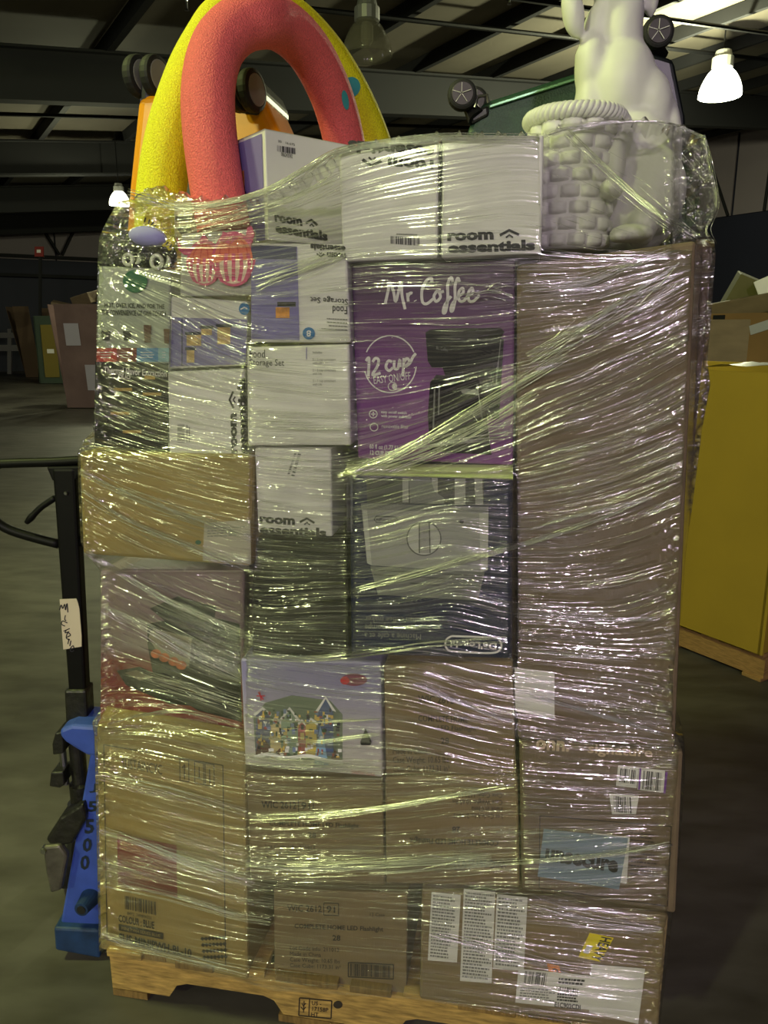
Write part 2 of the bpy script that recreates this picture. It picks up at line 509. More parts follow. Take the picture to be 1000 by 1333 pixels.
# ------------------------------------------------------------------ high bay lamps
BALLAST = mat('cast_aluminium', rgb(150, 150, 146), .45, .6)
def bell(r, h):
    out = [(0, .34 * r), (.02 * h, .45 * r)]
    for i in range(9):
        t = i / 8
        out.append((h * (.05 + .95 * t), r * (.46 + .54 * math.sin(t * math.pi / 2) ** .75)))
    return out
def high_bay(label, pos, lit, r=.3, up=60):
    """pos: the middle of the rim; hung from the deck"""
    p = Vector(pos)
    t = thing('high_bay_lamp', label, 'lamp', p, 'high bay lamps under the roof')
    h = r * 1.28
    pr = bell(r, h)
    n = 28
    v, f = [], []
    prof = pr + [(q[0], q[1] - .008) for q in reversed(pr)]
    for (d, rad) in prof:
        for k in range(n):
            w = 2 * math.pi * k / n
            flute = 1 + .012 * math.cos(k * math.pi)
            v.append(p + Vector((rad * flute * math.cos(w), rad * flute * math.sin(w), h - d)))
    for i in range(len(prof) - 1):
        for k in range(n):
            f.append((i * n + k, (i + 1) * n + k, (i + 1) * n + (k + 1) % n, i * n + (k + 1) % n))
    if lit:
        gm = mat('lit_prismatic_glass', rgb(250, 250, 230), .4, emit=((1.0, 1.0, .80, 1), 7.0))
    else:
        gm = bpy.data.materials.new('dark_prismatic_glass'); gm.use_nodes = True
        bs = gm.node_tree.nodes['Principled BSDF']
        bs.inputs['Base Color'].default_value = rgb(120, 116, 100); bs.inputs['Roughness'].default_value = .12
        bs.inputs['Alpha'].default_value = .34
    mesh_obj('glass_shade', v, f, gm, t, smooth=True)
    MB().lathe(p + Vector((0, 0, h)), (0, 0, 1), [(-.02, r * .36), (0, r * .50), (r * .45, r * .50), (r * .5, r * .42), (r * .75, r * .36), (r * .78, .03)], 16).build('ballast_housing', BALLAST, t)
    b = p.dot(BX)
    MB().tube([p + Vector((0, 0, h + r * .7)), Vector((p.x, p.y, deck_z(b) - .1))], .012, 6).build('hanger', BLACKM, t)
    if not lit:
        MB().lathe(p + Vector((0, 0, h * .30)), (0, 0, 1), [(0, .03), (.05, .07), (.2, .07), (.3, .03)], 12).build('bulb', mat('bulb_glass', rgb(150, 146, 130), .1), t)
    else:
        d = bpy.data.lights.new('lamp_light', 'POINT'); d.energy = 200; d.color = (.98, 1.0, .62); d.shadow_soft_size = .12
        o = bpy.data.objects.new('lamp_light', d); COL.objects.link(o); o.parent = t; o.location = (0, 0, -.12)
        d2 = bpy.data.lights.new('lamp_uplight', 'POINT'); d2.energy = up; d2.color = (.98, 1.0, .62); d2.shadow_soft_size = .1
        o2 = bpy.data.objects.new('lamp_uplight', d2); COL.objects.link(o2); o2.parent = t; o2.location = (-.62, -.62, -.25)
    return t
high_bay('lit bell-shaped high bay lamp beside the white rabbit statue', EYE + ray(937, 126) * 13.2, True, .35, 1100)
high_bay('unlit clear glass high bay lamp above the yellow pool noodle', EYE + ray(478, 74) * 8.6, False, .28)
high_bay('lit high bay lamp far off beside the orange suitcase', EYE + ray(156, 267) * 17.0, True, .22)

# ------------------------------------------------------------------ bins on the floor behind
def wood(name, c): return mat(name, c, .8, noise=(26, .25, (1, 1, 6)), bump=(60, .15))
def bin_(label, near, ax, ay, sx, sy, z0, z1, m, cat='bin', pallet=True, lean=0.0, group='bulk bins on the hall floor'):
    """near: floor point of the corner nearest to us; ax, ay: directions along its two sides"""
    near = Vector((near[0], near[1], 0)); ax, ay = Vector(ax), Vector(ay)
    t = thing('bulk_bin', label, cat, near + ax * sx / 2 + ay * sy / 2, group)
    th = .012
    def panel(name, p, d, L, nrm, z1_):
        lo, hi = Vector((0, 0, z0)), Vector((0, 0, z1_))
        out = -nrm * lean
        c = [p + hi + out, p + d * L + hi + out, p + d * L + lo, p + lo]
        MB().hexa(c + [q + nrm * th for q in c]).build(name, m, t)
    panel('side_panel', near, ax, sx, ay, z1)
    panel('side_panel', near + ax * (th + .001), ay, sy, ax, z1)
    panel('side_panel', near + ax * sx, ay, sy, -ax, z1)
    panel('side_panel', near + ay * sy, ax, sx, -ay, z1)
    c = [near + ax * .02 + ay * .02, near + ax * (sx - .02) + ay * .02, near + ax * (sx - .02) + ay * (sy - .02), near + ax * .02 + ay * (sy - .02)]
    MB().hexa([q + Vector((0, 0, z0 + .03)) for q in c] + [q + Vector((0, 0, z0 + .01)) for q in c]).build('bottom_board', m, t)
    return t
def simple_pallet(label, near, ax, ay, sx, sy, group):
    near = Vector((near[0], near[1], 0)); ax, ay = Vector(ax), Vector(ay)
    t = thing('wooden_pallet', label, 'pallet', near + ax * sx / 2 + ay * sy / 2, group)
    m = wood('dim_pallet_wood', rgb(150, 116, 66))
    for k in range(6):                    # deck boards run along ay
        c = near + ax * (.05 + k * (sx - .1) / 5) + ay * sy / 2
        MB().box(c + Vector((0, 0, .125)), .09, sy, .018, ax, ay).build('deck_board', m, t)
        if k % 2 == 0: MB().box(c + Vector((0, 0, .009)), .09, sy, .016, ax, ay).build('bottom_board', m, t)
    for k in (0, 1, 2):
        c = near + ay * (.03 + k * (sy - .06) / 2) + ax * sx / 2
        MB().box(c + Vector((0, 0, .066)), sx, .04, .098, ax, ay).build('stringer', m, t)
    return t
GN = (1.636, 3.09)
simple_pallet('wooden pallet under the tall yellow cardboard bin', (GN[0] + .02, GN[1] + .02), AX, BX, 1.2, 1.0, 'pallets under the bulk bins')
YBIN = mat('yellow_corrugated_board', rgb(158, 132, 34), .75, noise=(3, .06), bump=(160, .06, (4, 4, .2)))
yb = bin_('tall plain yellow cardboard bin on a pallet, right of the wrapped load', GN, AX, BX, 1.2, 1.0, .136, 1.335, YBIN)
# film slung over its rim
GREYF = mat('grey_plastic_film', rgb(150, 150, 160), .3)
pn = Vector((GN[0], GN[1], 1.335))
fv, ff = [], []
for i in range(11):
    t = i / 10
    for j in range(4):
        fv.append(pn + AX * (.02 + .42 * t) + BX * (.02 + .1 * j) + Vector((0, 0, .012 + .02 * math.sin(t * math.pi) * (1 + .5 * math.sin(j * 2.2 + t * 9)))))
for i in range(10):
    for j in range(3): ff.append((i * 4 + j, i * 4 + j + 1, (i + 1) * 4 + j + 1, (i + 1) * 4 + j))
tag(mesh_obj('plastic_film', fv, ff, GREYF, None, pn, True), 'crumpled grey plastic film lying over the rim of the yellow bin', 'film')

BN = (2.72, 4.62)
b2 = bin_('brown cardboard bin heaped with flattened cartons, behind the yellow bin', BN, AX, BX, 1.25, 1.15, .14, 1.62, mat('brown_bin_board', rgb(112, 84, 50), .8, noise=(3, .15)))
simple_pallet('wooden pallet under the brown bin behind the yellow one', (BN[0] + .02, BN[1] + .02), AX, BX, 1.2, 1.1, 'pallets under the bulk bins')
bn = Vector((BN[0], BN[1], 0))
MB().box(bn + AX * .86 - BX * .004 + Vector((0, 0, 1.50)), .09, .004, .22, AX, BX).build('black_tape', BLACKB, b2)
MB().box(bn + AX * .45 - BX * .004 + Vector((0, 0, 1.56)), .36, .004, .06, (AX + Vector((0, 0, -.3))).normalized(), BX, (AX * .3 + Vector((0, 0, 1))).normalized()).build('clear_tape', GREYF, b2)
def loose(label, c, sx, sy, sz, rot, m, name='carton', cat='box', group='cartons heaped in the brown bin'):
    Rm = Matrix.Rotation(R(rot[2]), 3, 'Z') @ Matrix.Rotation(R(rot[0]), 3, 'X') @ Matrix.Rotation(R(rot[1]), 3, 'Y')
    o = MB().box(c, sx, sy, sz, Rm @ Vector((1, 0, 0)), Rm @ Vector((0, 1, 0)), Rm @ Vector((0, 0, 1))).build(name, m, origin=c, bevel=.006)
    return tag(o, label, cat, group)
q = lambda a, b, z: bn + AX * a + BX * b + Vector((0, 0, z))
loose('large tan carton filling the bottom of the brown bin', q(.62, .56, .88), 1.0, 1.0, 1.4, (0, 0, -32), CARD2)
loose('olive carton standing tilted at the left of the heap', q(.92, .40, 1.72), .30, .32, .28, (8, 24, -20), mat('olive_board', rgb(88, 84, 44), .7))
loose('white carton with a dark logo tilted on the heap', q(.62, .30, 1.74), .24, .2, .30, (5, -24, -30), LABELW)
loose('pale carton with printed panels at the right of the heap', q(.30, .34, 1.73), .34, .2, .28, (0, -10, -25), mat('pale_board', rgb(190, 190, 168), .6))
loose('long white board lying across the top of the heap', q(.30, .62, 1.93), .9, .4, .05, (0, -9, -28), LABELW)
loose('small yellow packet stuck between the cartons', q(.42, .10, 1.68), .16, .06, .05, (0, -30, -30), mat('yellow_packet', rgb(226, 170, 20), .5))
loose('tan flap board leaning along the rim of the brown bin', q(.80, .12, 1.66), .6, .03, .12, (20, -8, -57), CARD2)

def far_bin(label, px0, px1, pyb, h, m, lean=.0):
    p, q2 = at_z(px0, pyb, 0), at_z(px1, pyb, 0)
    ax = Vector((1, 0, 0)); ay = Vector((0, 1, 0))
    w = (q2 - p).length
    return bin_(label, (p.x, p.y), ax, ay, w, 1.1, .02, h, m, lean=lean)
PINKW = mat('wrapped_pinkish_board', rgb(122, 100, 98), .22, noise=(2, .15), bump=(9, .5))
fb = far_bin('near wrapped pinkish bin bulging out beside the load, left edge leaning', 88, 165, 532, 2.02, PINKW, .22)
p = at_z(88, 532, 0)
for dx, z, w, h in ((.30, 1.45, .28, .42), (.62, .62, .3, .5)):
    MB().box(p + Vector((dx, -.03 - .22 * z / 2.02, z)), w, .012, h, az=(0, -.12, 1)).build('paper_label', mat('grey_label', rgb(176, 170, 184), .3), fb)
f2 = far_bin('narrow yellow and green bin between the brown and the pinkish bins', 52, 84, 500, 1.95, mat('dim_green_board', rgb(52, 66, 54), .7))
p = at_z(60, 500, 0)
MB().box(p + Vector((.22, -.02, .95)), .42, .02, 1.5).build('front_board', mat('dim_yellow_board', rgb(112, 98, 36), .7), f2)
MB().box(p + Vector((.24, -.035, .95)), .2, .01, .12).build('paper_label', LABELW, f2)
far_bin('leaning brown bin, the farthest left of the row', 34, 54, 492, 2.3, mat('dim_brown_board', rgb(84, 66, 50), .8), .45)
for i, (px, py, s, r_) in enumerate(((70, 398, .5, 12), (100, 388, .45, -14), (132, 378, .45, 20))):
    c = EYE + ray(px, py) * (15.9 if i else 23.0)
    loose(['dark carton flap sticking out of the green bin', 'dark rumpled carton on top of the pinkish bin', 'torn dark carton at the rim of the pinkish bin'][i],
          (c.x, c.y + .5, c.z), s, .4, .22, (10, r_, r_), CARD2, group='cartons on top of the far bins')

# ================================================================== the pallet under the load
PW = mat('pallet_wood', rgb(166, 136, 76), .85, noise=(18, .45, (1.2, 1.2, 7)), bump=(45, .25, (1, 1, 5)))
PW2 = mat('pallet_wood_dark', rgb(124, 98, 54), .8, noise=(18, .3, (7, 1.2, 1.2)), bump=(45, .25, (5, 1, 1)))
pal = thing('wooden_pallet', 'worn yellowish wooden pallet under the wrapped load, notched front rail with a stamp', 'pallet', (0, 1.85, 0))
PP = Plane(-.012)
pl0 = PP.at(148, 1298); pl0.z = 0
LEN = 1.12
def stringer(off, m):
    """one notched rail, drawn along the load's front"""
    prof = [(0, .022), (0, .118), (LEN, .118), (LEN, .022)]
    for c in (.80, .275):                       # two fork notches, right one first
        prof += [(c + .135, .022), (c + .115, .055), (c + .09, .064), (c - .09, .064), (c - .115, .055), (c - .135, .022)]
    f = [pl0 + D0 * s + N0 * off + Vector((0, 0, z)) for s, z in prof]
    k = len(f)
    v = f + [p - N0 * .038 for p in f]
    faces = [tuple(reversed(range(k))), tuple(range(k, 2 * k))] + [(i, (i + 1) % k, (i + 1) % k + k, i + k) for i in range(k)]
    return mesh_obj('stringer', v, faces, m, pal)
st = stringer(0, PW)
stringer(-.46, PW2); stringer(-.93, PW2)
x = .0
for i, w in enumerate((.085, .052, .09, .09, .14, .09, .09, .12, .09, .085)):
    gap = .004 if i == 0 else .026
    c = pl0 + D0 * (x + w / 2) - N0 * .485 + Vector((0, 0, .1275))
    dz = rng.uniform(-.001, .001)
    MB().box(c + Vector((0, 0, dz)) + N0 * rng.uniform(.004, .014), w, .975, .017, D0, N0).build('deck_board', PW2 if i % 3 else PW, pal, bevel=.002)
    if i in (0, 4, 7, 9):
        MB().box(c - Vector((0, 0, .117)), w, .97, .018, D0, N0).build('bottom_board', PW2, pal)
    x += w + gap
sp_ = Face(pal, PP)
sp_.frame_lines([(390, 1299), (432, 1303), (431, 1326), (389, 1322)], 1.6, INKB, 'stamp_frame')
sp_.strokes('stamp_mark', [[(403, 1300), (402, 1323)], [(396, 1303), (395, 1318)], [(393, 1306), (395, 1310), (398, 1306)], [(392, 1311), (395, 1315), (398, 1311)]], 1.3, INKB, None, False)
sp_.text('US -\n17158P\nHT', (406, 1303), (428, 1305), (405, 1323), INKB, .01)
sp_.disc('ink_smudge', 440, 1308, 6, 5, INKB)

# ================================================================== the cartons of the load, from the pallet up
GR_WIC = 'tan flashlight cartons in the lower middle of the load'
GR_RE = 'white and lilac kitchen storage cartons of the load'

def wic(F, q, flip=False, full=True):
    """the printed face of a flashlight carton; q maps (u, v) in 0..1 of the face to the photo"""
    T = lambda s, u0, v0, u1, v1, b=.0, al='LEFT', sp=1.0: F.text(s, q(u0, v0), q(u1, v0), q(u0, v1), INKB, b, align=al, space=sp)
    T('WIC 2612', .10, .145, .36, .215, .02)
    T('91', .395, .145, .46, .215, .02)
    F.frame_lines([q(.375, .12), q(.485, .12), q(.485, .24), q(.375, .24)], 1.1, INKB)
    T('COMPLETE HOME LED Flashlight', .155, .335, .82, .395, .02)
    T('28', .44, .435, .50, .49, .02)
    T('Lot Code Info: 211013\nMade in China\nCase Weight: 10.65 lbs\nCase Cube: 1173.31 in³', .12, .56, .50, .775)
    T('12 Case', .72, .20, .83, .235)
    if full:
        F.frame_lines([q(.56, .70), q(.90, .70), q(.90, .84), q(.56, .84)], 1.4, INKB)
        F.bars(q(.575, .71), q(.885, .71), q(.575, .83), 30, INKB)
def quad(c):
    (a, b, d, e) = c                             # TL TR BR BL
    return lambda u, v: ((a[0] * (1 - u) + b[0] * u) * (1 - v) + (e[0] * (1 - u) + d[0] * u) * v, (a[1] * (1 - u) + b[1] * u) * (1 - v) + (e[1] * (1 - u) + d[1] * u) * v)

# bottom row
SUSC = [(125, 946), (319, 979), (323, 1277), (130, 1236)]
sus, F = carton('yellowish cardboard carton with a red printed square, lower left corner of the load', SUSC, -.006, CARDY, .40, R(3), bevel=.006)
q = quad(SUSC)
F.frame_lines([q(.05, .075), q(.85, .075), q(.85, .95), q(.05, .95)], 1.2, INKB)
F.poly('printed_square', [q(.13, .465), q(.53, .465), q(.53, .70), q(.13, .70)], REDD)
F.text('SUSTAINCYC', q(.17, .12), q(.44, .12), q(.17, .165), INKB, .0)
for u in (.56, .66, .73):
    F.frame_lines([q(u, .08), q(u + .06, .08), q(u + .06, .175), q(u, .175)], 1.0, INKB)
F.strokes('handling_mark', [[q(.575, .12), q(.59, .10), q(.605, .12), q(.59, .10), q(.59, .165)]], 1.4, INKB, None, False)
F.strokes('handling_mark', [[q(.67, .15), q(.69, .15), q(.71, .15), q(.69, .15), q(.69, .10)]], 1.4, INKB, None, False)
F.strokes('handling_mark', [[q(.76, .10), q(.76, .165)]], 1.4, INKB, None, False)
F.bars(q(.175, .735), q(.385, .735), q(.175, .795), 20, INKB)
F.text('8472  749809321', q(.19, .805), q(.35, .805), q(.19, .818), INKB)
F.text('COLOUR : BLUE', q(.13, .825), q(.37, .825), q(.13, .858), INKB, .02)
F.poly('printed_bar', [q(.13, .868), q(.43, .868), q(.43, .896), q(.13, .896)], INKB)
F.text('MINI PWH SERIES BLUE', q(.15, .876), q(.41, .876), q(.15, .889), CARDY, .0)
F.text('SUS-MINIPWH-BL-10', q(.13, .907), q(.62, .912), q(.13, .945), INKB, .03)
hs = []
for i in range(7):
    for j in range(4):
        u, v = .68 + .024 * i + .004 * j, 848 / 1000 + .027 * j - .004 * i
        hs.append([q(u, v + .012), q(u + .012, v), q(u + .03, v + .004), q(u + .018, v + .018)])
F.polys('printed_hatching', hs, INKB)
# its raised yellow top flap, lit from above
A_, B_, Cc, Dd = [F.pl.at(*p, .002) for p in ((126, 945), (318, 978), (318, 970), (122, 934))]
MB().hexa([A_, B_, B_ - F.pl.n * .006, A_ - F.pl.n * .006] + [Dd - F.pl.n * .05, Cc - F.pl.n * .05, Cc - F.pl.n * .056, Dd - F.pl.n * .056]).build('top_flap', CARDY, sus)

M4 = [(356, 1158), (531, 1163), (529, 1297), (357, 1287)]
_, F = carton('tan flashlight carton standing on the pallet at the bottom middle of the load', M4, -.02, CARD, .4, group=GR_WIC)
wic(F, quad(M4))
R3C = [(549, 1157), (871, 1192), (857, 1347), (546, 1301)]
heavy, F = carton('wide tan carton with a yellow warning label, lower right corner of the load', R3C, .002, CARD, .42, bevel=.006)
q = quad(R3C)
for k, (x0, x1, y0, y1) in enumerate(((560, 600, 1161, 1250), (602, 645, 1157, 1277), (645, 687, 1164, 1261))):
    sl = 4
    F.poly('paper_sheet', [(x0 + 2, y0), (x1, y0 + sl), (x1 - 5, y1 + sl - 1), (x0 - 3, y1)], LABELW)
    F.lines_of_print((x0 + 4, y0 + 3), (x1 - 2, y0 + sl + 3), (x0, y1 - 4), 20 if k != 1 else 27, INKG, .55, .35)
F.poly('warning_label', [(768, 1214), (799, 1221), (782, 1252), (753, 1246)], mat('yellow_label', rgb(232, 214, 20), .4))
F.text('HEAVY', (797, 1222), (783, 1252), (783, 1219), INK, .03)
F.poly('handling_sticker', [(765, 1230), (772, 1232), (766, 1242), (759, 1240)], LABELW)
F.poly('orange_label', [(712, 1254), (728, 1257), (733, 1277), (717, 1273)], mat('orange_label', rgb(236, 140, 30), .4))
F.text('2', (719, 1260), (727, 1261), (722, 1271), INK, .02)
F.poly('address_label', [(675, 1261), (770, 1270), (768, 1315), (671, 1305)], LABELW)
F.bars((684, 1264), (714, 1267), (682, 1280), 16, INK)
F.lines_of_print((678, 1284), (724, 1288), (676, 1301), 5, INKG)
F.lines_of_print((728, 1272), (766, 1275), (726, 1281), 2, INK, .6)
F.bars((728, 1284), (754, 1287), (727, 1290), 14, INK)
F.lines_of_print((726, 1292), (756, 1295), (725, 1303), 3, INK, .6)
F.text('E1C902CDI', (722, 1304), (756, 1308), (722, 1311), INK, .03)
F.poly('blank_label', [(770, 1255), (840, 1261), (831, 1333), (767, 1318)], LABELW)
F.text('FLAMMABLE  CEMENT  THIS SIDE', (676, 1318), (758, 1330), (675, 1324), INKB, .0)

# second row
M3 = [(320, 1006), (498, 1017), (501, 1153), (326, 1146)]
_, F = carton('tan flashlight carton with upright print below the village picture carton', M3, -.004, CARD, .4, group=GR_WIC)
wic(F, quad([(322, 1022), (498, 1028), (501, 1162), (326, 1158)]), full=False)
M2 = [(501, 1013), (674, 1011), (677, 1155), (503, 1150)]
_, F = carton('tan flashlight carton standing upside down left of the blue-grey note', M2, .004, CARD, .4, group=GR_WIC)
a, b, c, d = M2
wic(F, quad([(c[0], c[1]), (d[0], d[1] - 4), (a[0], a[1] - 14), (b[0], b[1] - 14)]), full=False)
R2C = [(676, 966), (890, 978), (880, 1190), (679, 1158)]
_, F = carton('tan carton with white labels and a blue-grey note, right side of the load', R2C, .008, CARD2, .42, bevel=.006)
GI = mat('faded_white_ink', rgb(186, 166, 140), .6)
F.text('onn.', (698, 962), (742, 965), (697, 976), GI, .03)
F.text('signature', (766, 968), (850, 974), (765, 984), GI, .02)
F.frame_lines([(703, 1062), (874, 1076), (869, 1180), (702, 1156)], 1.1, INKB)
F.poly('paper_label', [(805, 996), (832, 999), (829, 1026), (802, 1023)], LABELW)
F.bars((808, 1000), (829, 1003), (806, 1018), 9, INK)
F.poly('paper_label', [(832, 999), (866, 1003), (864, 1032), (830, 1028)], LABELW)
F.bars((838, 1003), (862, 1006), (836, 1027), 12, INK)
PUR = mat('purple_print', rgb(110, 50, 150), .5)
F.strokes('printed_edge', [[(834, 1000), (832, 1028)]], 2.5, PUR, None, False)
F.strokes('printed_edge', [[(868, 1005), (865, 1033)]], 3.0, PUR, None, False)
F.poly('paper_label', [(793, 1033), (832, 1036), (828, 1060), (797, 1060)], LABELW)
F.bars((799, 1036), (822, 1038), (800, 1057), 10, INK)
F.poly('paper_sheet', [(772, 1084), (820, 1090), (816, 1150), (768, 1146)], LABELW)
F.poly('blue_grey_note', [(708, 1079), (818, 1091), (806, 1158), (700, 1141)], mat('blue_grey_paper', rgb(120, 138, 156), .5))
F.text('unsecure', (711, 1104), (806, 1121), (709, 1120), INK, .05)
F.lines_of_print((822, 1082), (860, 1086), (820, 1100), 4, INKB, .35)
F.lines_of_print((822, 1108), (862, 1112), (820, 1140), 6, INKB, .3)
F.text('Products of ...  Fabrique en Chine', (705, 1160), (760, 1166), (705, 1165), INKB)

# third row
XC = [(313, 858), (496, 862), (498, 1012), (319, 996)]
lil = gradient_mat('village_print', rgb(204, 196, 198), rgb(140, 134, 176), 2, .02, .20)
xm, F = carton('pale lilac carton picturing a snowy toy village, middle of the load', XC, .006, lil, .35)
q = quad(XC)
SNOW = mat('snow_print', rgb(226, 224, 226), .5)
def hill(pts, m, n): F.poly(n, pts, m)
hill([(333, 985), (330, 935), (345, 915), (380, 905), (430, 912), (446, 930), (446, 992)], mat('village_green', rgb(108, 120, 104), .5), 'printed_trees')
def house(x0, x1, y0, y1, m, roof, rm=SNOW):
    F.poly('printed_house', [(x0, y0), ((x0 + x1) / 2, roof), (x1, y0), (x1, y1), (x0, y1)], m)
    F.strokes('printed_roof', [[(x0 - 2, y0 + 1), ((x0 + x1) / 2, roof), (x1 + 2, y0 + 1)]], 3.5, rm, None, False)
    n = max(1, int((x1 - x0) / 12))
    F.polys('printed_windows', [[(x0 + 3 + i * 11, y0 + 10 + j * 16), (x0 + 8 + i * 11, y0 + 10 + j * 16), (x0 + 8 + i * 11, y0 + 19 + j * 16), (x0 + 3 + i * 11, y0 + 19 + j * 16)] for i in range(n) for j in range(max(1, int((y1 - y0 - 10) / 17)))], mat('lit_window_print', rgb(196, 174, 112), .5))
house(333, 351, 930, 982, mat('house_blue', rgb(96, 98, 128), .5), 922)
house(352, 366, 942, 980, mat('house_cream', rgb(214, 196, 150), .5), 934)
house(366, 388, 938, 982, mat('house_green', rgb(140, 160, 140), .5), 922)
house(388, 398, 944, 984, mat('house_red', rgb(160, 84, 88), .5), 938)
house(398, 412, 942, 984, mat('house_yellow', rgb(200, 180, 96), .5), 936)
house(414, 434, 926, 984, mat('house_slate', rgb(84, 96, 136), .5), 908)
F.poly('printed_steeple', [(409, 996), (413, 965), (417, 945), (422, 965), (428, 996)], mat('ice_blue', rgb(132, 164, 200), .5))
F.polys('printed_bushes', [[(332, 984), (336, 968), (344, 962), (352, 972), (354, 984)], [(356, 984), (364, 974), (374, 978), (378, 985)], [(428, 994), (436, 976), (444, 990)]], mat('village_brown', rgb(96, 70, 62), .5))
vr = random.Random(5)
for nm_, c_ in (('brick', (150, 78, 66)), ('snow', (228, 226, 228)), ('shade', (52, 52, 60)), ('pane', (206, 176, 96)), ('fir', (58, 84, 60)), ('frost', (120, 134, 168))):
    tag(F.polys('printed_' + nm_ + '_specks', [[(x_, y_), (x_ + w_, y_ + .5), (x_ + w_, y_ + h_), (x_, y_ + h_)] for x_, y_, w_, h_ in [(vr.uniform(334, 440), vr.uniform(922, 984), vr.uniform(2, 5), vr.uniform(2, 7)) for _ in range(26)]], mat('village_' + nm_, rgb(*c_), .5)), kind='stuff')
F.strokes('printed_snow_bank', [[(331, 986), (350, 982), (372, 987), (400, 984), (424, 990), (446, 992)]], 5, SNOW)
F.disc('printed_red_oval', 461, 885, 17, 8, mat('faded_maroon', rgb(120, 70, 86), .5))
F.disc('printed_red_dot', 449, 886, 6, 5, REDP)
F.poly('printed_tree', [(476, 948), (484, 966), (482, 970), (470, 970), (469, 966)], INK)
F.text('CHRISTMAS VILLAGE', (458, 1003), (488, 1006), (458, 1007), REDP)
F.strokes('printed_snowflake', [[(338, 900), (340, 912)], [(334, 906), (345, 906)], [(336, 901), (343, 911)]], 1.2, REDP, None, False)
M1 = [(499, 866), (668, 860), (672, 1008), (502, 1008)]
_, F = carton('tan flashlight carton right of the village picture carton, below the navy carton', M1, -.006, CARD, .4, group=GR_WIC)
q = quad([(490, 845), (668, 848), (672, 1008), (492, 1010)])
F.text('COMPLETE HOME', q(.30, .52), q(.66, .53), q(.30, .57), INKB, .01)
F.text('LED Flashlight', q(.44, .60), q(.72, .61), q(.44, .65), INKB, .01)
F.text('28', q(.46, .70), q(.52, .70), q(.46, .75), INKB, .02)
F.text('Made in China\nCase Weight: 10.65 lbs\nCase Cube: 1173.31 in³', q(.11, .78), q(.52, .78), q(.11, .97), INKB)
F.text('WIC 2612', q(.30, .36), q(.56, .37), q(.30, .42), INKB, .01)
GC = [(131, 742), (318, 742), (317, 962), (130, 938)]
gr = gradient_mat('griddle_print', rgb(118, 30, 32), rgb(132, 112, 118), 2, .15, .19)
_, F = carton('red and grey carton picturing a black table griddle, left side of the load', GC, -.062, gr, .36)
DKM = mat('griddle_black', rgb(14, 17, 16), .5, spec=.3)
F.poly('printed_griddle', [(192, 812), (262, 800), (312, 812), (315, 940), (258, 925), (205, 892), (200, 882), (192, 838)], DKM)
F.poly('printed_lid', [(195, 792), (232, 776), (282, 790), (276, 822), (226, 818)], mat('griddle_grey', rgb(58, 62, 60), .4))
F.poly('printed_plate', [(193, 830), (200, 818), (250, 830), (246, 868), (206, 850)], mat('griddle_glass', rgb(128, 118, 100), .4))
FOOD = mat('food_print', rgb(178, 84, 40), .5, noise=(80, .5))
for cx, cy in ((203, 851), (214, 856), (226, 861), (236, 866)): F.disc('printed_food', cx, cy, 7, 6, FOOD, n=10)
F.poly('printed_drawer', [(152, 873), (182, 868), (240, 895), (260, 920), (220, 916), (164, 892)], DKM)
F.poly('printed_drawer_front', [(162, 876), (178, 872), (198, 882), (182, 886)], mat('griddle_tray', rgb(110, 100, 84), .4))
F.text('TABLETOP GRIDDLE\nGAS · 17 INCH\nNONSTICK', (242, 935), (284, 940), (242, 950), GI)
F.lines_of_print((190, 930), (224, 934), (190, 945), 3, GI, .4)
C1C = [(102, 588), (330, 592), (328, 738), (107, 722)]
_, F = carton('plain yellowish cardboard carton with a torn label, jutting out at the left of the load', C1C, .010, CARDY, .13, bevel=.008)
F.poly('paper_label', [(266, 681), (326, 676), (327, 734), (264, 730)], mat('dull_label', rgb(168, 162, 150), .6))
F.lines_of_print((270, 686), (320, 684), (270, 700), 4, INKG, .4)
F.disc('ink_smudge', 258, 706, 4, 3, mat('green_ink', rgb(40, 90, 70), .6), n=9)
BKC = [(329, 701), (453, 706), (456, 856), (328, 853)]
_, F = carton('black carton below the narrow white carton, middle of the load', BKC, -.012, BLACKB, .4)
DLC = [(455, 617), (668, 622), (667, 858), (457, 852)]
dl, F = carton('navy carton standing upside down with a grey coffee machine picture', DLC, .022, NAVY, .4)
GM = [mat('machine_grey_%d' % i, rgb(*c), .4) for i, c in enumerate(((150, 150, 150), (112, 114, 114), (184, 184, 182), (62, 64, 64)))]
F.poly('printed_machine_top', [(477, 622), (630, 624), (630, 658), (478, 655)], GM[3])
F.polys('printed_machine_bars', [[(524, 622), (532, 622), (532, 654), (524, 654)], [(562, 622), (570, 622), (570, 656), (562, 656)], [(592, 623), (606, 623), (606, 657), (592, 657)], [(618, 623), (628, 623), (629, 657), (619, 657)]], GM[0])
F.poly('printed_machine_spout', [(532, 622), (560, 622), (566, 640), (578, 648), (578, 656), (534, 655), (534, 648)], GM[1])
F.poly('printed_machine_body', [(470, 655), (636, 660), (635, 742), (628, 745), (484, 736), (478, 733)], GM[0])
F.poly('printed_machine_rim', [(470, 655), (636, 660), (636, 668), (470, 663)], GM[1])
F.poly('printed_machine_edge', [(624, 668), (636, 668), (635, 742), (626, 744)], GM[2])
F.poly('printed_machine_edge', [(472, 664), (478, 664), (484, 736), (478, 733)], GM[2])
F.poly('printed_machine_tray', [(482, 737), (631, 745), (622, 782), (492, 774)], GM[1])
F.strokes('printed_machine_slots', [[(486, 742), (628, 750)], [(487, 748), (626, 756)], [(534, 759), (572, 762)]], 1.4, GM[3], None, False)
F.disc('printed_dial', 552, 701, 22, 22, GM[2])
F.ring('printed_dial_ring', 552, 701, 22, 22, 1.6, GM[3])
F.poly('printed_dial_grip', [(546, 681), (559, 681), (560, 720), (546, 720)], GM[0])
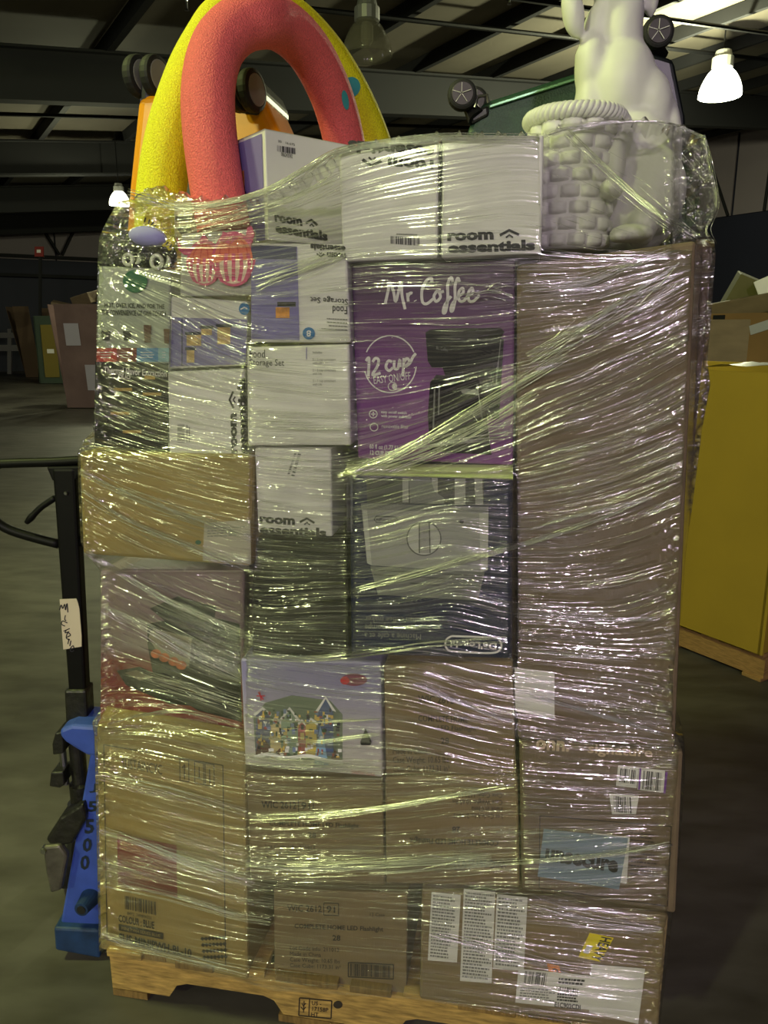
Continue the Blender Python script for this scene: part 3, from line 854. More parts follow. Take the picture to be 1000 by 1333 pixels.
F.strokes('printed_dial_lines', [[(546, 681), (546, 720)], [(559, 681), (560, 720)]], 1.6, GM[3], None, False)
F.strokes('printed_badge', [[(490, 672), (515, 673), (518, 677), (515, 681), (490, 680), (487, 676), (490, 672)]], 1.2, GM[3], None, False)
F.text("De'Longhi", (515, 680), (490, 679), (515, 675), GM[3], .02)
F.disc('printed_button', 601, 679, 3, 3, GM[3], n=10)
F.text("De'Longhi", (646, 846), (586, 843), (647, 834), WHITEINK, .03)
lo = [(588, 828), (640, 830), (651, 834), (652, 844), (640, 850), (592, 848), (581, 843), (581, 833), (588, 828)]
F.strokes('printed_badge', [lo], 2.4, WHITEINK)
F.text('Machine a cafe et a\nespresso a pompe\nItalian coffee maker', (550, 833), (474, 831), (551, 804), INKG, .0, align='RIGHT')
# pale folded top lid of the navy carton; green overhead light put into its colour
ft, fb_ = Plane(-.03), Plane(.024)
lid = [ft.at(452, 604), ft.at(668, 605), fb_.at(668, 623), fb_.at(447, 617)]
MB().hexa(lid + [p - Vector((0, 0, .004)) + N0 * -.004 for p in lid]).build('top_flap', mat('green_lit_board', rgb(196, 206, 150), .5), dl)
F3C = [(331, 583), (431, 584), (433, 699), (336, 694)]
_, F = carton('narrow white kitchen storage carton standing on the black carton', F3C, .004, WHITE, .35, group=GR_RE)
def room(F, tl, tr, bl, name='printed_text'):
    """the two-line mark with its little roof"""
    q = lambda u, v: (tl[0] + u * (tr[0] - tl[0]) + v * (bl[0] - tl[0]), tl[1] + u * (tr[1] - tl[1]) + v * (bl[1] - tl[1]))
    F.text('room', q(0, .08), q(.53, .08), q(0, .45), INK, .05)
    F.text('essentials', q(0, .50), q(1, .50), q(0, 1), INK, .05)
    h = math.hypot(bl[0] - tl[0], bl[1] - tl[1])
    F.strokes('printed_roof_mark', [[q(.60, .27), q(.71, .05), q(.82, .27)]], h * .12, INK, None, False)
    F.strokes('printed_roof_mark', [[q(.67, .38), q(.71, .26), q(.75, .38)]], h * .08, INK, None, False)
room(F, (338, 670), (425, 675), (338, 695))
F.bars((388, 590), (379, 620), (392, 591), 12, INKG)
F.bars((383, 590), (374, 618), (386, 590), 12, INKG)

# fourth row
RL = [(218, 484), (318, 480), (320, 592), (220, 590)]
_, F = carton('white kitchen storage carton lying on its side with a vertical mark', RL, .002, WHITE, .35, group=GR_RE)
room(F, (299, 590), (297, 492), (322, 590))
F.bars((231, 576), (231, 552), (240, 576), 12, INKG)
F.lines_of_print((242, 576), (242, 548), (248, 576), 2, INKG)
RU = [(220, 386), (322, 392), (320, 476), (219, 480)]
_, F = carton('lilac kitchen storage carton lying on its side, glass boxes pictured', RU, -.006, WHITE, .35, group=GR_RE)
F.poly('printed_picture', [(224, 413), (322, 416), (320, 474), (222, 477)], LILAC)
F.disc('printed_badge', 318, 402, 7, 8, BLUEDOT)
F.strokes('printed_badge_line', [[(313, 403), (318, 400), (322, 402)]], 1.6, WHITEINK, None, False)
FB = mat('food_box_print', rgb(196, 164, 110), .5, noise=(70, .4))
for x0, y0, x1, y1 in ((283, 426, 300, 448), (243, 436, 262, 450), (243, 456, 253, 472), (262, 428, 276, 436)):
    F.rect('printed_food_box', x0, y0, x1, y1, FB)
    F.rect('printed_lid', x0 - 2, y0 - 4, x1 + 2, y0, NAVY)
F.strokes('printed_frame', [[(237, 414), (237, 476)]], 1.0, NAVY, None, False)
F2C = [(321, 452), (455, 448), (457, 580), (322, 580)]
_, F = carton('white kitchen storage carton with small grey print, second from the top', F2C, .010, WHITE, .35, group=GR_RE)
F.text('Food', (325, 455), (345, 455), (325, 466), INK, .005)
F.text('Storage Set', (325, 467), (370, 468), (325, 478), INK, .005)
F.text('Includes:\n\n5 – 3 cup containers\nwith lids\n\n2 – 2 cup containers\nwith lids\n\n3 – 1 cup containers\nwith lids', (407, 457), (437, 457), (407, 502), INKG, align='LEFT')
F.strokes('printed_line', [[(399, 452), (399, 468)]], 1.0, LILAC, None, False)
F1C = [(327, 316), (451, 318), (457, 446), (326, 446)]
_, F = carton('lilac and white kitchen storage carton standing upside down', F1C, .004, WHITE, .35, group=GR_RE)
F.poly('printed_picture', [(327, 319), (387, 321), (390, 443), (327, 441)], LILAC)
F.poly('printed_picture', [(327, 319), (386, 321), (386, 338), (327, 337)], mat('dark_lilac_print', rgb(58, 54, 104), .45))
F.rect('printed_food_box', 359, 400, 377, 414, ORANGEP); F.rect('printed_lid', 361, 393, 385, 399, INK)
F.disc('printed_badge', 402, 434, 8, 8, BLUEDOT)
F.text('8', (405, 438), (399, 438), (405, 430), WHITEINK, .02)
F.text('Food', (452, 409), (433, 408), (452, 399), INK, .005)
F.text('Storage Set', (453, 397), (404, 394), (453, 387), INK, .005)
F.lines_of_print((452, 432), (418, 430), (452, 414), 4, INKG, .3)
room(F, (450, 337), (404, 334), (450, 320))
KC = [(128, 346), (222, 350), (219, 588), (123, 582)]
_, F = carton('tall grey-green and black drinks machine carton at the left edge of the load', KC, .0, GREYB, .4)
F.poly('printed_panel', [(124, 470), (219, 473), (219, 587), (123, 581)], BLACKB)
for x0, x1, c in ((126, 152, REDP), (152, 178, REDD), (178, 206, mat('sky_blue_print', rgb(70, 132, 186), .5)), (206, 220, mat('pale_blue_print', rgb(140, 180, 190), .5))):
    F.rect('printed_band', x0, 453, x1, 471, c)
    F.lines_of_print((x0 + 5, 457), (x1 - 4, 457), (x0 + 5, 467), 3, WHITEINK, .3)
F.text('HOT, OVER ICE, AND FOR THE', (136, 394), (214, 396), (136, 401), INK, .02)
F.text('THE CONVENIENCE OF ONE TOUCH', (132, 403), (216, 405), (132, 410), INK, .02)
CUP = mat('brown_cup_print', rgb(92, 56, 40), .5)
for x0, y0, x1, y1, c in ((132, 430, 144, 443, INK), (160, 431, 171, 443, INK), (187, 423, 197, 446, CUP), (213, 428, 221, 447, CUP)):
    F.poly('printed_cup', [(x0, y0), (x1, y0), (x1 - 1, y1), (x0 + 1, y1)], c)
F.disc('printed_green_blot', 176, 366, 16, 15, mat('green_print', rgb(40, 112, 74), .6))
F.text('Thermal Flavor Extraction', (135, 477), (217, 482), (135, 486), WHITEINK, .02)
F.text('DUO', (154, 487), (170, 488), (154, 493), WHITEINK, .03)
GOLD = mat('gold_print', rgb(170, 140, 70), .5)
F.rect('printed_gold_bar', 188, 489, 202, 494, GOLD)
for x0, y0 in ((186, 511), (144, 536), (148, 505), (160, 560)): F.rect('printed_gold_bar', x0, y0, x0 + 24, y0 + 4, GOLD)
MCC = [(457, 344), (671, 338), (668, 606), (466, 597)]
pur = gradient_mat('purple_print_board', rgb(122, 66, 136), rgb(66, 44, 74), 2, .14, .34, .35)
_, F = carton('purple coffee maker carton with a white script title, centre of the load', MCC, -.016, pur, .4)
sc = lambda x, y: (440 + x / 4.0, 330 + y / 4.0)
MR = [[(246, 262), (262, 190), (268, 150), (290, 200), (300, 250), (318, 190), (330, 150), (334, 220), (350, 290)],
      [(362, 205), (366, 250)], [(364, 225), (376, 206), (388, 208)], [(402, 244), (404, 248)],
      [(486, 150), (488, 130), (462, 140), (438, 190), (440, 250), (462, 262), (496, 236)],
      [(520, 190), (500, 222), (512, 250), (534, 226), (524, 192), (536, 200), (552, 196)],
      [(598, 148), (590, 124), (572, 160), (572, 230), (562, 300), (548, 308), (556, 270), (590, 222)],
      [(634, 148), (624, 128), (610, 170), (610, 240), (598, 296), (588, 296), (596, 262), (630, 222)],
      [(630, 222), (652, 204), (650, 180), (630, 200), (632, 244), (656, 246), (678, 216)],
      [(678, 222), (702, 204), (698, 180), (680, 204), (682, 244), (706, 248), (738, 216)]]
F.strokes('printed_title', [[sc(*p) for p in l] for l in MR], 3.7, WHITEINK)
F.ring('printed_ring', 508, 474, 34, 37, 1.6, WHITEINK, 205, 335)
F.ring('printed_ring', 508, 474, 34, 37, 1.6, WHITEINK, 5, 165)
s2 = lambda x, y: (440 + x / 4.0, 330 + y / 4.0)
F.strokes('printed_number', [[s2(*p) for p in l] for l in [
    [(146, 560), (162, 545), (158, 640)], [(180, 565), (196, 545), (212, 556), (204, 590), (180, 632), (222, 622)],
    [(282, 565), (262, 560), (250, 590), (266, 610), (286, 594)], [(294, 556), (294, 596), (312, 598), (322, 552), (324, 592)],
    [(344, 545), (338, 640)], [(344, 566), (360, 546), (372, 566), (348, 590), (374, 572), (390, 540), (406, 520)]]], 3.6, WHITEINK)
F.text('EASY ON/OFF', (486, 490), (534, 484), (487, 500), WHITEINK, .0)
F.ring('printed_power_ring', 511, 503, 5.5, 5.5, 1.0, WHITEINK)
F.disc('printed_power_half', 513, 503, 2.5, 4, WHITEINK)
F.ring('printed_badge', 486, 539, 5, 5, 1.2, WHITEINK)
F.strokes('printed_plus', [[(483, 539), (489, 539)], [(486, 536), (486, 542)]], 1.4, WHITEINK, None, False)
F.text('easy on/off switch\nwith power indicator', (496, 534), (536, 536), (496, 544), WHITEINK, .02)
F.ring('printed_badge', 487, 556, 5, 5, 1.2, WHITEINK)
F.text('removable filter', (497, 552), (532, 553), (497, 557), WHITEINK)
F.text('60 fl oz (1.77 L)\n12 CUP SYSTEM', (481, 578), (521, 580), (481, 592), WHITEINK, .02)
MK = mat('machine_black', rgb(16, 16, 18), .3)
F.poly('printed_machine_lid', [(554, 433), (560, 429), (590, 427), (652, 427), (657, 432), (652, 440), (656, 442), (650, 545), (604, 545), (604, 492), (580, 490), (576, 478), (562, 478), (557, 470)], MK)
F.poly('printed_jug', [(560, 498), (568, 488), (620, 490), (626, 500), (634, 545), (640, 592), (560, 588), (557, 540)], mat('jug_black', rgb(30, 28, 32), .2))
F.strokes('printed_jug_shine', [[(566, 505), (564, 560)], [(572, 500), (571, 540)]], 2.0, INKG, None, False)
F.strokes('printed_machine_edge', [[(652, 442), (646, 500)], [(621, 500), (628, 545)]], 1.4, INKG, None, False)
F.poly('printed_panel', [(600, 508), (608, 506), (622, 508), (622, 514), (602, 512)], INKG)
F.text('Mr. Coffee', (568, 450), (583, 453), (568, 455), INKG, .01)
R1C = [(673, 345), (907, 313), (879, 976), (674, 962)]
_, F = carton('tall plain brown carton with one white label, right side of the load', R1C, .0, CARD2, .3, bevel=.006)
F.poly('paper_label', [(670, 869), (722, 875), (722, 935), (671, 926)], LABELW)
F.strokes('seam_tape', [[(776, 332), (774, 420)]], 1.5, CARD, None, False)

# top row
T1C = [(441, 191), (571, 181), (570, 336), (446, 341)]
_, F = carton('white kitchen storage carton standing upside down on top of the load', T1C, .004, WHITE, .32, group=GR_RE)
room(F, (564, 223), (451, 215), (566, 190))
F.bars((546, 310), (507, 307), (546, 320), 22, INK)
F.lines_of_print((543, 304), (512, 303), (543, 307), 1, INKG)
T2C = [(576, 180), (708, 175), (705, 330), (574, 336)]
_, F = carton('white kitchen storage carton standing upright on top of the load, beside the woven basket', T2C, .006, WHITE, .32, group=GR_RE)
room(F, (582, 301), (696, 297), (583, 330))
F.strokes('printed_edge', [[(574.5, 184), (573, 334)]], 2.4, INK, None, False)

# the turned carton behind the noodles, two sides showing
pc = Plane(-.05)
c0t, c0b = pc.at(345, 168), pc.at(350, 312)
dl_, dr_ = Vector((-.60, .80, 0)), Vector((.76, .65, 0))
bw, bl_ = .13, .25
tp = [c0t, c0t + dr_ * bl_, c0t + dr_ * bl_ + dl_ * bw, c0t + dl_ * bw]
for p in tp: p.z = c0t.z
bt = [Vector((p.x, p.y, c0b.z)) for p in tp]
T0 = MB().add(tp + bt, [(0, 1, 2, 3)[::-1], (4, 5, 6, 7), (0, 4, 5, 1), (1, 5, 6, 2), (2, 6, 7, 3), (3, 7, 4, 0)][:]).build('carton', WHITE, bevel=.002)
tag(T0, 'white carton turned cornerwise behind the red noodle, lilac end showing', 'box', GR_RE)
class Side(Plane):
    def __init__(self, p, n): self.p, self.n = p, n
nr = Vector((dr_.y, -dr_.x, 0)); nl = Vector((dl_.y, -dl_.x, 0)) * -1
F = Face(T0, Side(c0t, nr))
F.bars((361, 189), (385, 193), (361, 197), 16, INK)
F.text('086242582', (366, 198), (381, 201), (366, 203), INK)
F.text('20   16.675', (362, 182), (384, 187), (362, 185), INK)
room(F, (357, 277), (425, 288), (359, 303))
F = Face(T0, Side(c0t, nl))
ll = lambda u, v: tuple(0 for _ in ())
def side_quad(name, s0, s1, z0, z1, m, lift=.0012):
    H_ = c0t.z - c0b.z
    pts = [c0t + dl_ * (bw * s) + nl * lift + Vector((0, 0, -H_ * z)) for s, z in ((s0, z0), (s1, z0), (s1, z1), (s0, z1))]
    return mesh_obj(name, pts, [(0, 1, 2, 3)], m, T0)
side_quad('printed_picture', .08, 1, .03, 1, LILAC)
side_quad('printed_food_box', .62, .86, .30, .50, ORANGEP, .0018)
side_quad('printed_lid', .58, .90, .50, .55, NAVY, .0018)

# cartons at the back of the pallet, only edges of which show
tag(carton('tall brown carton behind the load, showing as a strip at the right', [(800, 335), (929, 318), (871, 945), (790, 940)], -.34, CARD2, .25)[0])
def rear(label, s0, s1, back, z0, z1, dep=.26):
    p = pl0 + D0 * s0 - N0 * back
    f = [p + Vector((0, 0, z1)), p + D0 * (s1 - s0) + Vector((0, 0, z1)), p + D0 * (s1 - s0) + Vector((0, 0, z0)), p + Vector((0, 0, z0))]
    o = MB().hexa(f + [q - N0 * dep for q in f]).build('carton', CARD, bevel=.005)
    tag(o, label, 'box', 'plain cartons at the back of the pallet')
rear('plain carton at the back left of the pallet, low', .04, .58, .47, .138, .86)
rear('plain carton at the back right of the pallet, low', .62, 1.14, .47, .138, .86)
rear('plain carton at the back left of the pallet, below the orange suitcase', .04, .58, .47, .865, 1.685)
rear('plain carton at the back middle of the pallet, below the green suitcase', .60, .80, .47, .865, 1.755)
rear('plain carton at the very back right below the green suitcase', .84, 1.16, .66, .865, 1.755, .18)

# ================================================================== things on top of the load
def foam(name, c): return mat(name, c, .6, noise=(330, .22), bump=(330, .55))
FOAMR = foam('coral_foam', rgb(242, 104, 104)); FOAMY = foam('yellow_foam', rgb(244, 232, 14))
def noodle(label, path, r, m, name='pool_noodle'):
    """path: photo points with their depth behind the load's front"""
    pts = [Plane(o).at(x, y) for x, y, o in spline(path, 8)]
    n = 28
    t = MB().tube(pts, r, n, caps=False)
    for i, p, s in ((0, pts[0], 0), (1, pts[-1], len(pts) - 1)):       # ring ends with the hole
        k = len(t.v)
        d = (pts[0] - pts[1]).normalized() if i == 0 else (pts[-1] - pts[-2]).normalized()
        rim = t.v[s * n:(s + 1) * n]
        inner = [p + (q - p) * .28 for q in rim]
        deep = [q - d * .05 for q in inner]
        t.v += inner + deep
        for j in range(n):
            a, b = s * n + j, s * n + (j + 1) % n
            f1, f2 = (a, b, k + (j + 1) % n, k + j), (k + j, k + (j + 1) % n, k + n + (j + 1) % n, k + n + j)
            t.f += [f1[::-1], f2[::-1]] if i else [f1, f2]
    o = t.build(name, m, smooth=True)
    return tag(o, label, 'pool noodle', 'foam pool noodles on top of the load'), t
red, redm = noodle('coral red pool noodle bent into a tall arch in front of the yellow one',
    [(292, 300, -.075), (281, 235, -.08), (272, 160, -.10), (272, 108, -.13), (283, 64, -.17), (306, 37, -.21), (334, 27, -.25), (364, 32, -.33), (397, 60, -.42), (424, 106, -.50), (442, 158, -.56), (456, 230, -.60), (466, 300, -.62)], .0485, FOAMR)
yel, yelm = noodle('bright yellow pool noodle bent into an arch behind the coral red one',
    [(208, 318, -.13), (210, 250, -.15), (223, 175, -.18), (246, 104, -.23), (269, 58, -.28), (292, 26, -.34), (328, 14, -.40), (366, 19, -.48), (404, 48, -.56), (440, 94, -.64), (474, 158, -.72), (498, 230, -.76), (506, 302, -.77)], .0470, FOAMY)
TEAL = mat('teal_foam_sticker', rgb(62, 156, 160), .6)
def on_surface(mb, owner, name, cx, cy, rx, ry, rot, m):
    """a round sticker laid on the foam where the photo shows it"""
    bv = BVHTree.FromPolygons([tuple(v) for v in mb.v], mb.f)
    v, f = [], []
    rings = 4
    for i in range(rings + 1):
        for k in range(24):
            w = 2 * math.pi * k / 24
            x, y = rx * i / rings * math.cos(w), ry * i / rings * math.sin(w)
            d = ray(cx + x * math.cos(rot) - y * math.sin(rot), cy + x * math.sin(rot) + y * math.cos(rot)).normalized()
            h = bv.ray_cast(EYE, d)
            if h[0] is None:
                h = bv.find_nearest(EYE + d * 1.8)
            v.append(h[0] + h[1].normalized() * .002 * (1 if h[1].dot(d) < 0 else -1))
    for i in range(rings):
        for k in range(24):
            f.append((i * 24 + k, i * 24 + (k + 1) % 24, (i + 1) * 24 + (k + 1) % 24, (i + 1) * 24 + k))
    return mesh_obj(name, v, f, m, owner, smooth=True)
on_surface(yelm, yel, 'round_sticker', 457, 113, 11.5, 13, 0, TEAL)
on_surface(redm, red, 'round_sticker', 449, 130, 4.2, 13, -.18, TEAL)

def wheel(t, c, axis, r, w, hubm, name='wheel'):
    """castor wheel: tyre, metal hub"""
    axis = Vector(axis).normalized()
    o = MB().lathe(c, axis, [(-w / 2, r * .80), (-w * .42, r * .95), (-w * .2, r), (w * .2, r), (w * .42, r * .95), (w / 2, r * .80)], 24).build(name, RUBBER, t)
    h = MB()
    h.lathe(Vector(c) - axis * (w * .02), axis, [(-w * .56, r * .70), (-w * .5, r * .76), (w * .5, r * .76), (w * .56, r * .70), (w * .57, r * .1)], 24)
    h.build('wheel_hub', hubm, o)
    return o
# orange suitcase, wheels up
OS = mat('orange_shell', rgb(238, 158, 10), .35, bump=(4, .03))
py_ = Plane(-.46)
cs = [py_.at(*p) for p in ((178, 122), (332, 104), (372, 190), (374, 330), (160, 330), (166, 240))]
k = len(cs)
bk = [p - N0 * .20 for p in cs]
sc_t = thing('suitcase', 'orange hard-shell suitcase standing wheels up behind the noodles', 'suitcase', (sum((p.x for p in cs), 0) / k, cs[0].y + .1, min(p.z for p in cs)))
MB().add(cs + bk, [tuple(range(k))[::-1], tuple(range(k, 2 * k))] + [(i, (i + 1) % k, (i + 1) % k + k, i + k) for i in range(k)]).build('shell', OS, sc_t, bevel=.022, seg=4)
DKP = mat('dark_plastic', rgb(26, 26, 28), .4)
c = [py_.at(*p, .004) for p in ((298, 98), (332, 94), (344, 120), (338, 152), (300, 146))]
MB().add(c + [p - N0 * .2 for p in c], [(4, 3, 2, 1, 0), (5, 6, 7, 8, 9)] + [(i, (i + 1) % 5, (i + 1) % 5 + 5, i + 5) for i in range(5)]).build('wheel_housing', DKP, sc_t, bevel=.01)
c = [py_.at(*p, .003) for p in ((240, 200), (252, 200), (250, 330), (238, 330))]
MB().hexa(c + [p - N0 * .02 for p in c]).build('closing_band', DKP, sc_t, bevel=.003)
GW = mat('grey_wheel_plastic', rgb(120, 120, 112), .45)
for (x, y, r, off) in ((181, 100, .046, -.02), (203, 100, .046, -.02), (310, 118, .044, .04), (328, 118, .044, .04)):
    wheel(sc_t, py_.at(x, y, off), D0 + N0 * .25, r, .026, GW)
for x in (192, 319):
    p = py_.at(x, 100 if x < 200 else 118, -.02 if x < 200 else .04)
    MB().tube([p - D0 * .02, p + D0 * .02], .014, 10).tube([p, py_.at(x, 135, -.02)], .016, 10).build('wheel_fork', DKP, sc_t)

# green suitcase
GS = mat('dark_green_shell', rgb(36, 66, 54), .42, noise=(300, .25), bump=(260, .25))
pg = Plane(-.62)
cs = [pg.at(*p) for p in ((628, 132), (846, 62), (884, 150), (888, 300), (612, 300), (606, 172))]
bk = [p - N0 * .22 for p in cs]
gt = thing('suitcase', 'dark green textured hard-shell suitcase leaning wheels up behind the rabbit', 'suitcase', (.45, 1.95, min(p.z for p in cs)))
MB().add(cs + bk, [tuple(range(6))[::-1], tuple(range(6, 12))] + [(i, (i + 1) % 6, (i + 1) % 6 + 6, i + 6) for i in range(6)]).build('shell', GS, gt, bevel=.018, seg=4)
c = [pg.at(*p, .008) for p in ((637, 136), (838, 72), (838, 77), (637, 141))]
MB().hexa(c + [p - N0 * .02 for p in c]).build('edge_highlight', mat('edge_highlight_tone', rgb(120, 160, 130), .3, .8), gt, bevel=.002)  # highlight along the shell's upper edge, set in as a pale strip
c = [pg.at(*p, .012) for p in ((845, 66), (878, 76), (893, 150), (896, 300), (852, 300), (846, 150))]
MB().add(c + [p - N0 * .24 for p in c], [tuple(range(6))[::-1], tuple(range(6, 12))] + [(i, (i + 1) % 6, (i + 1) % 6 + 6, i + 6) for i in range(6)]).build('side_frame', mat('black_green_plastic', rgb(16, 22, 22), .35), gt, bevel=.012, seg=3)
HUB = mat('turned_metal_hub', rgb(70, 68, 66), .5, .8)
for (x, y, off) in ((602, 124, .02), (856, 43, .02), (618, 132, -.20)):
    p = pg.at(x, y, off)
    wh = wheel(gt, p, N0 + D0 * .12, .034, .03, HUB)
    sp = MB()
    for i in range(5):
        w = i * 1.257 + .3
        e = D0 * math.cos(w) + Vector((0, 0, 1)) * math.sin(w)
        sp.box(p + N0 * .0185 + e * .012,   .020, .002, .0009, e, N0, e.cross(N0))
    sp.build('hub_lines', LABELW, wh)
    q2 = pg.at(x + (18 if x < 700 else 2), y + 28, off - .01)
    MB().tube([p - N0 * .022, (p + q2) / 2 - N0 * .022, q2 - N0 * .01], [.012, .016, .022], 10).build('wheel_fork', DKP, gt)
c = [pg.at(*p, .006) for p in ((612, 146), (636, 136), (637, 150), (614, 162))]
MB().hexa(c + [p - N0 * .05 for p in c]).build('corner_guard', DKP, gt, bevel=.006)
c0 = [pg.at(x, y, .02) for x, y in ((618, 140), (622, 126), (634, 124), (636, 134))]
MB().tube(c0, .004, 8).build('corner_loop', STEEL, gt)

# white rabbit statue
PLAST = mat('white_resin', rgb(222, 222, 216), .5, bump=(14, .12))
def ell(mb, x, y, off, rx, rz, ry, rot=0.0):
    p = Plane(off).at(x, y)
    s = (p - EYE).dot(Vector((0, CP, -SP))) / F_PX
    a = Vector((D0.x * math.cos(rot), D0.y * math.cos(rot), -math.sin(rot)))
    b = Vector((D0.x * math.sin(rot), D0.y * math.sin(rot), math.cos(rot)))
    mb.ball(p, rx * s, ry, rz * s, a, N0, b, 10)
rb = MB()
BO = -.27
for e in ((812, 270, BO, 72, 66, .11), (818, 200, BO - .01, 58, 66, .10), (806, 120, BO, 48, 66, .085), (806, 52, BO, 30, 62, .058), (812, 20, BO, 26, 44, .05),
          (844, 132, BO + .01, 30, 42, .06, -.3), (770, 88, BO + .02, 22, 44, .05), (762, 74, BO + .03, 14, 14, .03), (776, 40, BO, 18, 36, .045, .2),
          (800, -48, BO + .01, 50, 42, .07), (758, -40, BO + .03, 26, 24, .045), (746, 16, BO + .05, 15, 33, .022, -.22), (744, -14, BO + .05, 12, 30, .02, -.1),
          (846, 30 - 60, BO - .03, 14, 50, .022, -.1), (842, -110, BO - .03, 16, 46, .02, .1),
          (850, 250, BO + .06, 42, 56, .06), (838, 290, BO + .10, 20, 34, .04, .25), (822, 304, BO + .15, 30, 12, .035), (806, 308, BO + .17, 14, 9, .026),
          (806, 180, BO + .10, 17, 34, .03, .15), (800, 214, BO + .13, 15, 32, .028), (796, 246, BO + .15, 17, 14, .03), (766, 150, BO + .02, 20, 60, .05),
          (872, 190, BO - .02, 14, 60, .06, -.1)):
    ell(rb, *e)
rabbit = rb.build('rabbit_statue', PLAST, origin=Plane(BO).at(812, 334))
tag(rabbit, 'large white rabbit statue sitting beside a woven basket on top of the load', 'statue')
md = rabbit.modifiers.new('one_skin', 'REMESH'); md.mode = 'VOXEL'; md.voxel_size = .0055; md.use_smooth_shade = True
md = rabbit.modifiers.new('soften', 'SMOOTH'); md.factor = .6; md.iterations = 9
eye = MB()
pe = Plane(BO + .075).at(786, -56)
eye.ball(pe, .008, .006, .009, D0, N0, (0, 0, 1), 8)
eye.build('eye', INK, rabbit)

# woven basket held in front of the rabbit
BP = Plane(-.17)
bc = BP.at(744, 240)
btop, bbot = BP.at(744, 164).z, BP.at(744, 326).z
bs = thing('woven_basket', 'white basket with block weave and rope rim held by the rabbit statue', 'basket', Vector((bc.x, bc.y, bbot)))
RB = .076
rows, per = 8, 12
wv = MB()
hh = (btop - bbot) / rows
for i in range(rows):
    for k in range(per):
        w = 2 * math.pi * (k + .5 * (i % 2)) / per + rng.uniform(-.02, .02)
        taper = .90 + .10 * (i + .5) / rows
        c = Vector((bc.x + RB * taper * math.cos(w), bc.y + RB * taper * math.sin(w), bbot + hh * (i + .5)))
        tg = Vector((-math.sin(w), math.cos(w), 0)); ra = Vector((math.cos(w), math.sin(w), 0))
        # a plump stake-and-strand block
        v, f = [], []
        for a in range(9):
            s = (a / 8 - .5)
            for b in range(7):
                z = (b / 6 - .5)
                bul = .012 * (1 - (2 * s) ** 6) * (1 - (2 * z) ** 6)
                v.append(c + tg * s * RB * taper * 2 * math.pi / per * 1.0 + ra * (bul - .006 - abs(s) * .008) + Vector((0, 0, z * hh * .96)))
        for a in range(8):
            for b in range(6):
                f.append((a * 7 + b, (a + 1) * 7 + b, (a + 1) * 7 + b + 1, a * 7 + b + 1))
        wv.add(v, f)
wv.build('weave', PLAST, bs, smooth=True)
MB().lathe(Vector((bc.x, bc.y, bbot)), (0, 0, 1), [(0, RB * .86), (.01, RB * .88), (btop - bbot - .004, RB * .97), (btop - bbot, RB * .90)], 32).build('basket_wall', PLAST, bs, smooth=True)
for s in range(3):
    pts, kk = [], 280
    for i in range(kk + 1):
        w = 2 * math.pi * i / kk
        ph = w * 18 + s * 2 * math.pi / 3
        rr = RB * 1.02 + .008 * math.cos(ph)
        pts.append((bc.x + rr * math.cos(w), bc.y + rr * math.sin(w), btop + .008 + .008 * math.sin(ph)))
    MB().tube(pts, .0062, 7).build('rope_strand', PLAST, bs, smooth=True)

# pumpkins in a printed card, horned
pk = Plane(.012)
pkt, F = carton('grey card bearing two pink striped pumpkins with ears and horns', [(236, 304), (326, 298), (330, 384), (234, 386)], -.004, mat('pale_grey_card', rgb(176, 176, 172), .5), .03, name='pumpkin_decoration', cat='decoration', bevel=.002)
PINK = mat('pink_print', rgb(206, 58, 124), .5); SALM = mat('salmon_print', rgb(226, 108, 84), .5); CREAM = mat('cream_print', rgb(232, 206, 190), .5)
def cut_out(name, pts, m, lift, th=.004):
    pl = F.pl
    fr = [pl.at(x, y, lift) for x, y in pts]; k = len(fr)
    return mesh_obj(name, fr + [p - pl.n * th for p in fr], [tuple(range(k))[::-1], tuple(range(k, 2 * k))] + [(i, (i + 1) % k, (i + 1) % k + k, i + k) for i in range(k)], m, pkt)
def pumpkin(cx, cy, rx, ry, lift):
    blob = [(cx + rx * math.cos(w) * (1 + .03 * math.cos(6 * w)), cy + ry * math.sin(w)) for w in [2 * math.pi * i / 40 for i in range(40)]]
    b = cut_out('pumpkin', blob, PINK, lift)
    low = [(cx + rx * .9 * math.cos(w), cy + ry * .9 * math.sin(w)) for w in [math.pi * i / 20 for i in range(21)]]
    F.poly('printed_base', low, CREAM, lift + .0006)
    top = [(cx + rx * .9 * math.cos(w), cy + 2 + ry * .9 * math.sin(w)) for w in [math.pi + math.pi * i / 20 for i in range(21)]]
    F.poly('printed_top', top, SALM, lift + .0008)
    st = []
    for u in (-.66, -.33, 0, .33, .66):
        st.append([(cx + rx * u, cy - ry * .2), (cx + rx * u * 1.12, cy + ry * .3), (cx + rx * u * .8, cy + ry * .82)])
    F.strokes('printed_stripes', st, rx * .17, PINK, lift + .001)
    F.strokes('printed_ribs', [[(cx + rx * u * .4, cy - ry * .8), (cx + rx * u, cy - ry * .4), (cx + rx * u * 1.05, cy)] for u in (-.6, -.2, .2, .6)], 1.6, mat('deep_salmon', rgb(206, 70, 60), .5), lift + .001)
pumpkin(266, 342, 23, 30, .005)
pumpkin(304, 337, 28, 36, .009)
cut_out('ear', [(256, 318), (265, 304), (273, 316)], PINK, .006)
cut_out('ear', [(286, 314), (290, 301), (311, 309), (300, 318)], PINK, .010)
cut_out('horn', [(230, 309), (236, 322), (244, 323), (252, 322), (250, 331), (240, 332), (232, 325)], PINK, .004)
cut_out('horn', [(314, 310), (320, 308), (322, 296), (327, 294), (331, 304), (328, 316), (320, 322), (314, 320)], PINK, .007)
F.disc('printed_nose', 282, 336, 9, 6, SALM, .0115)

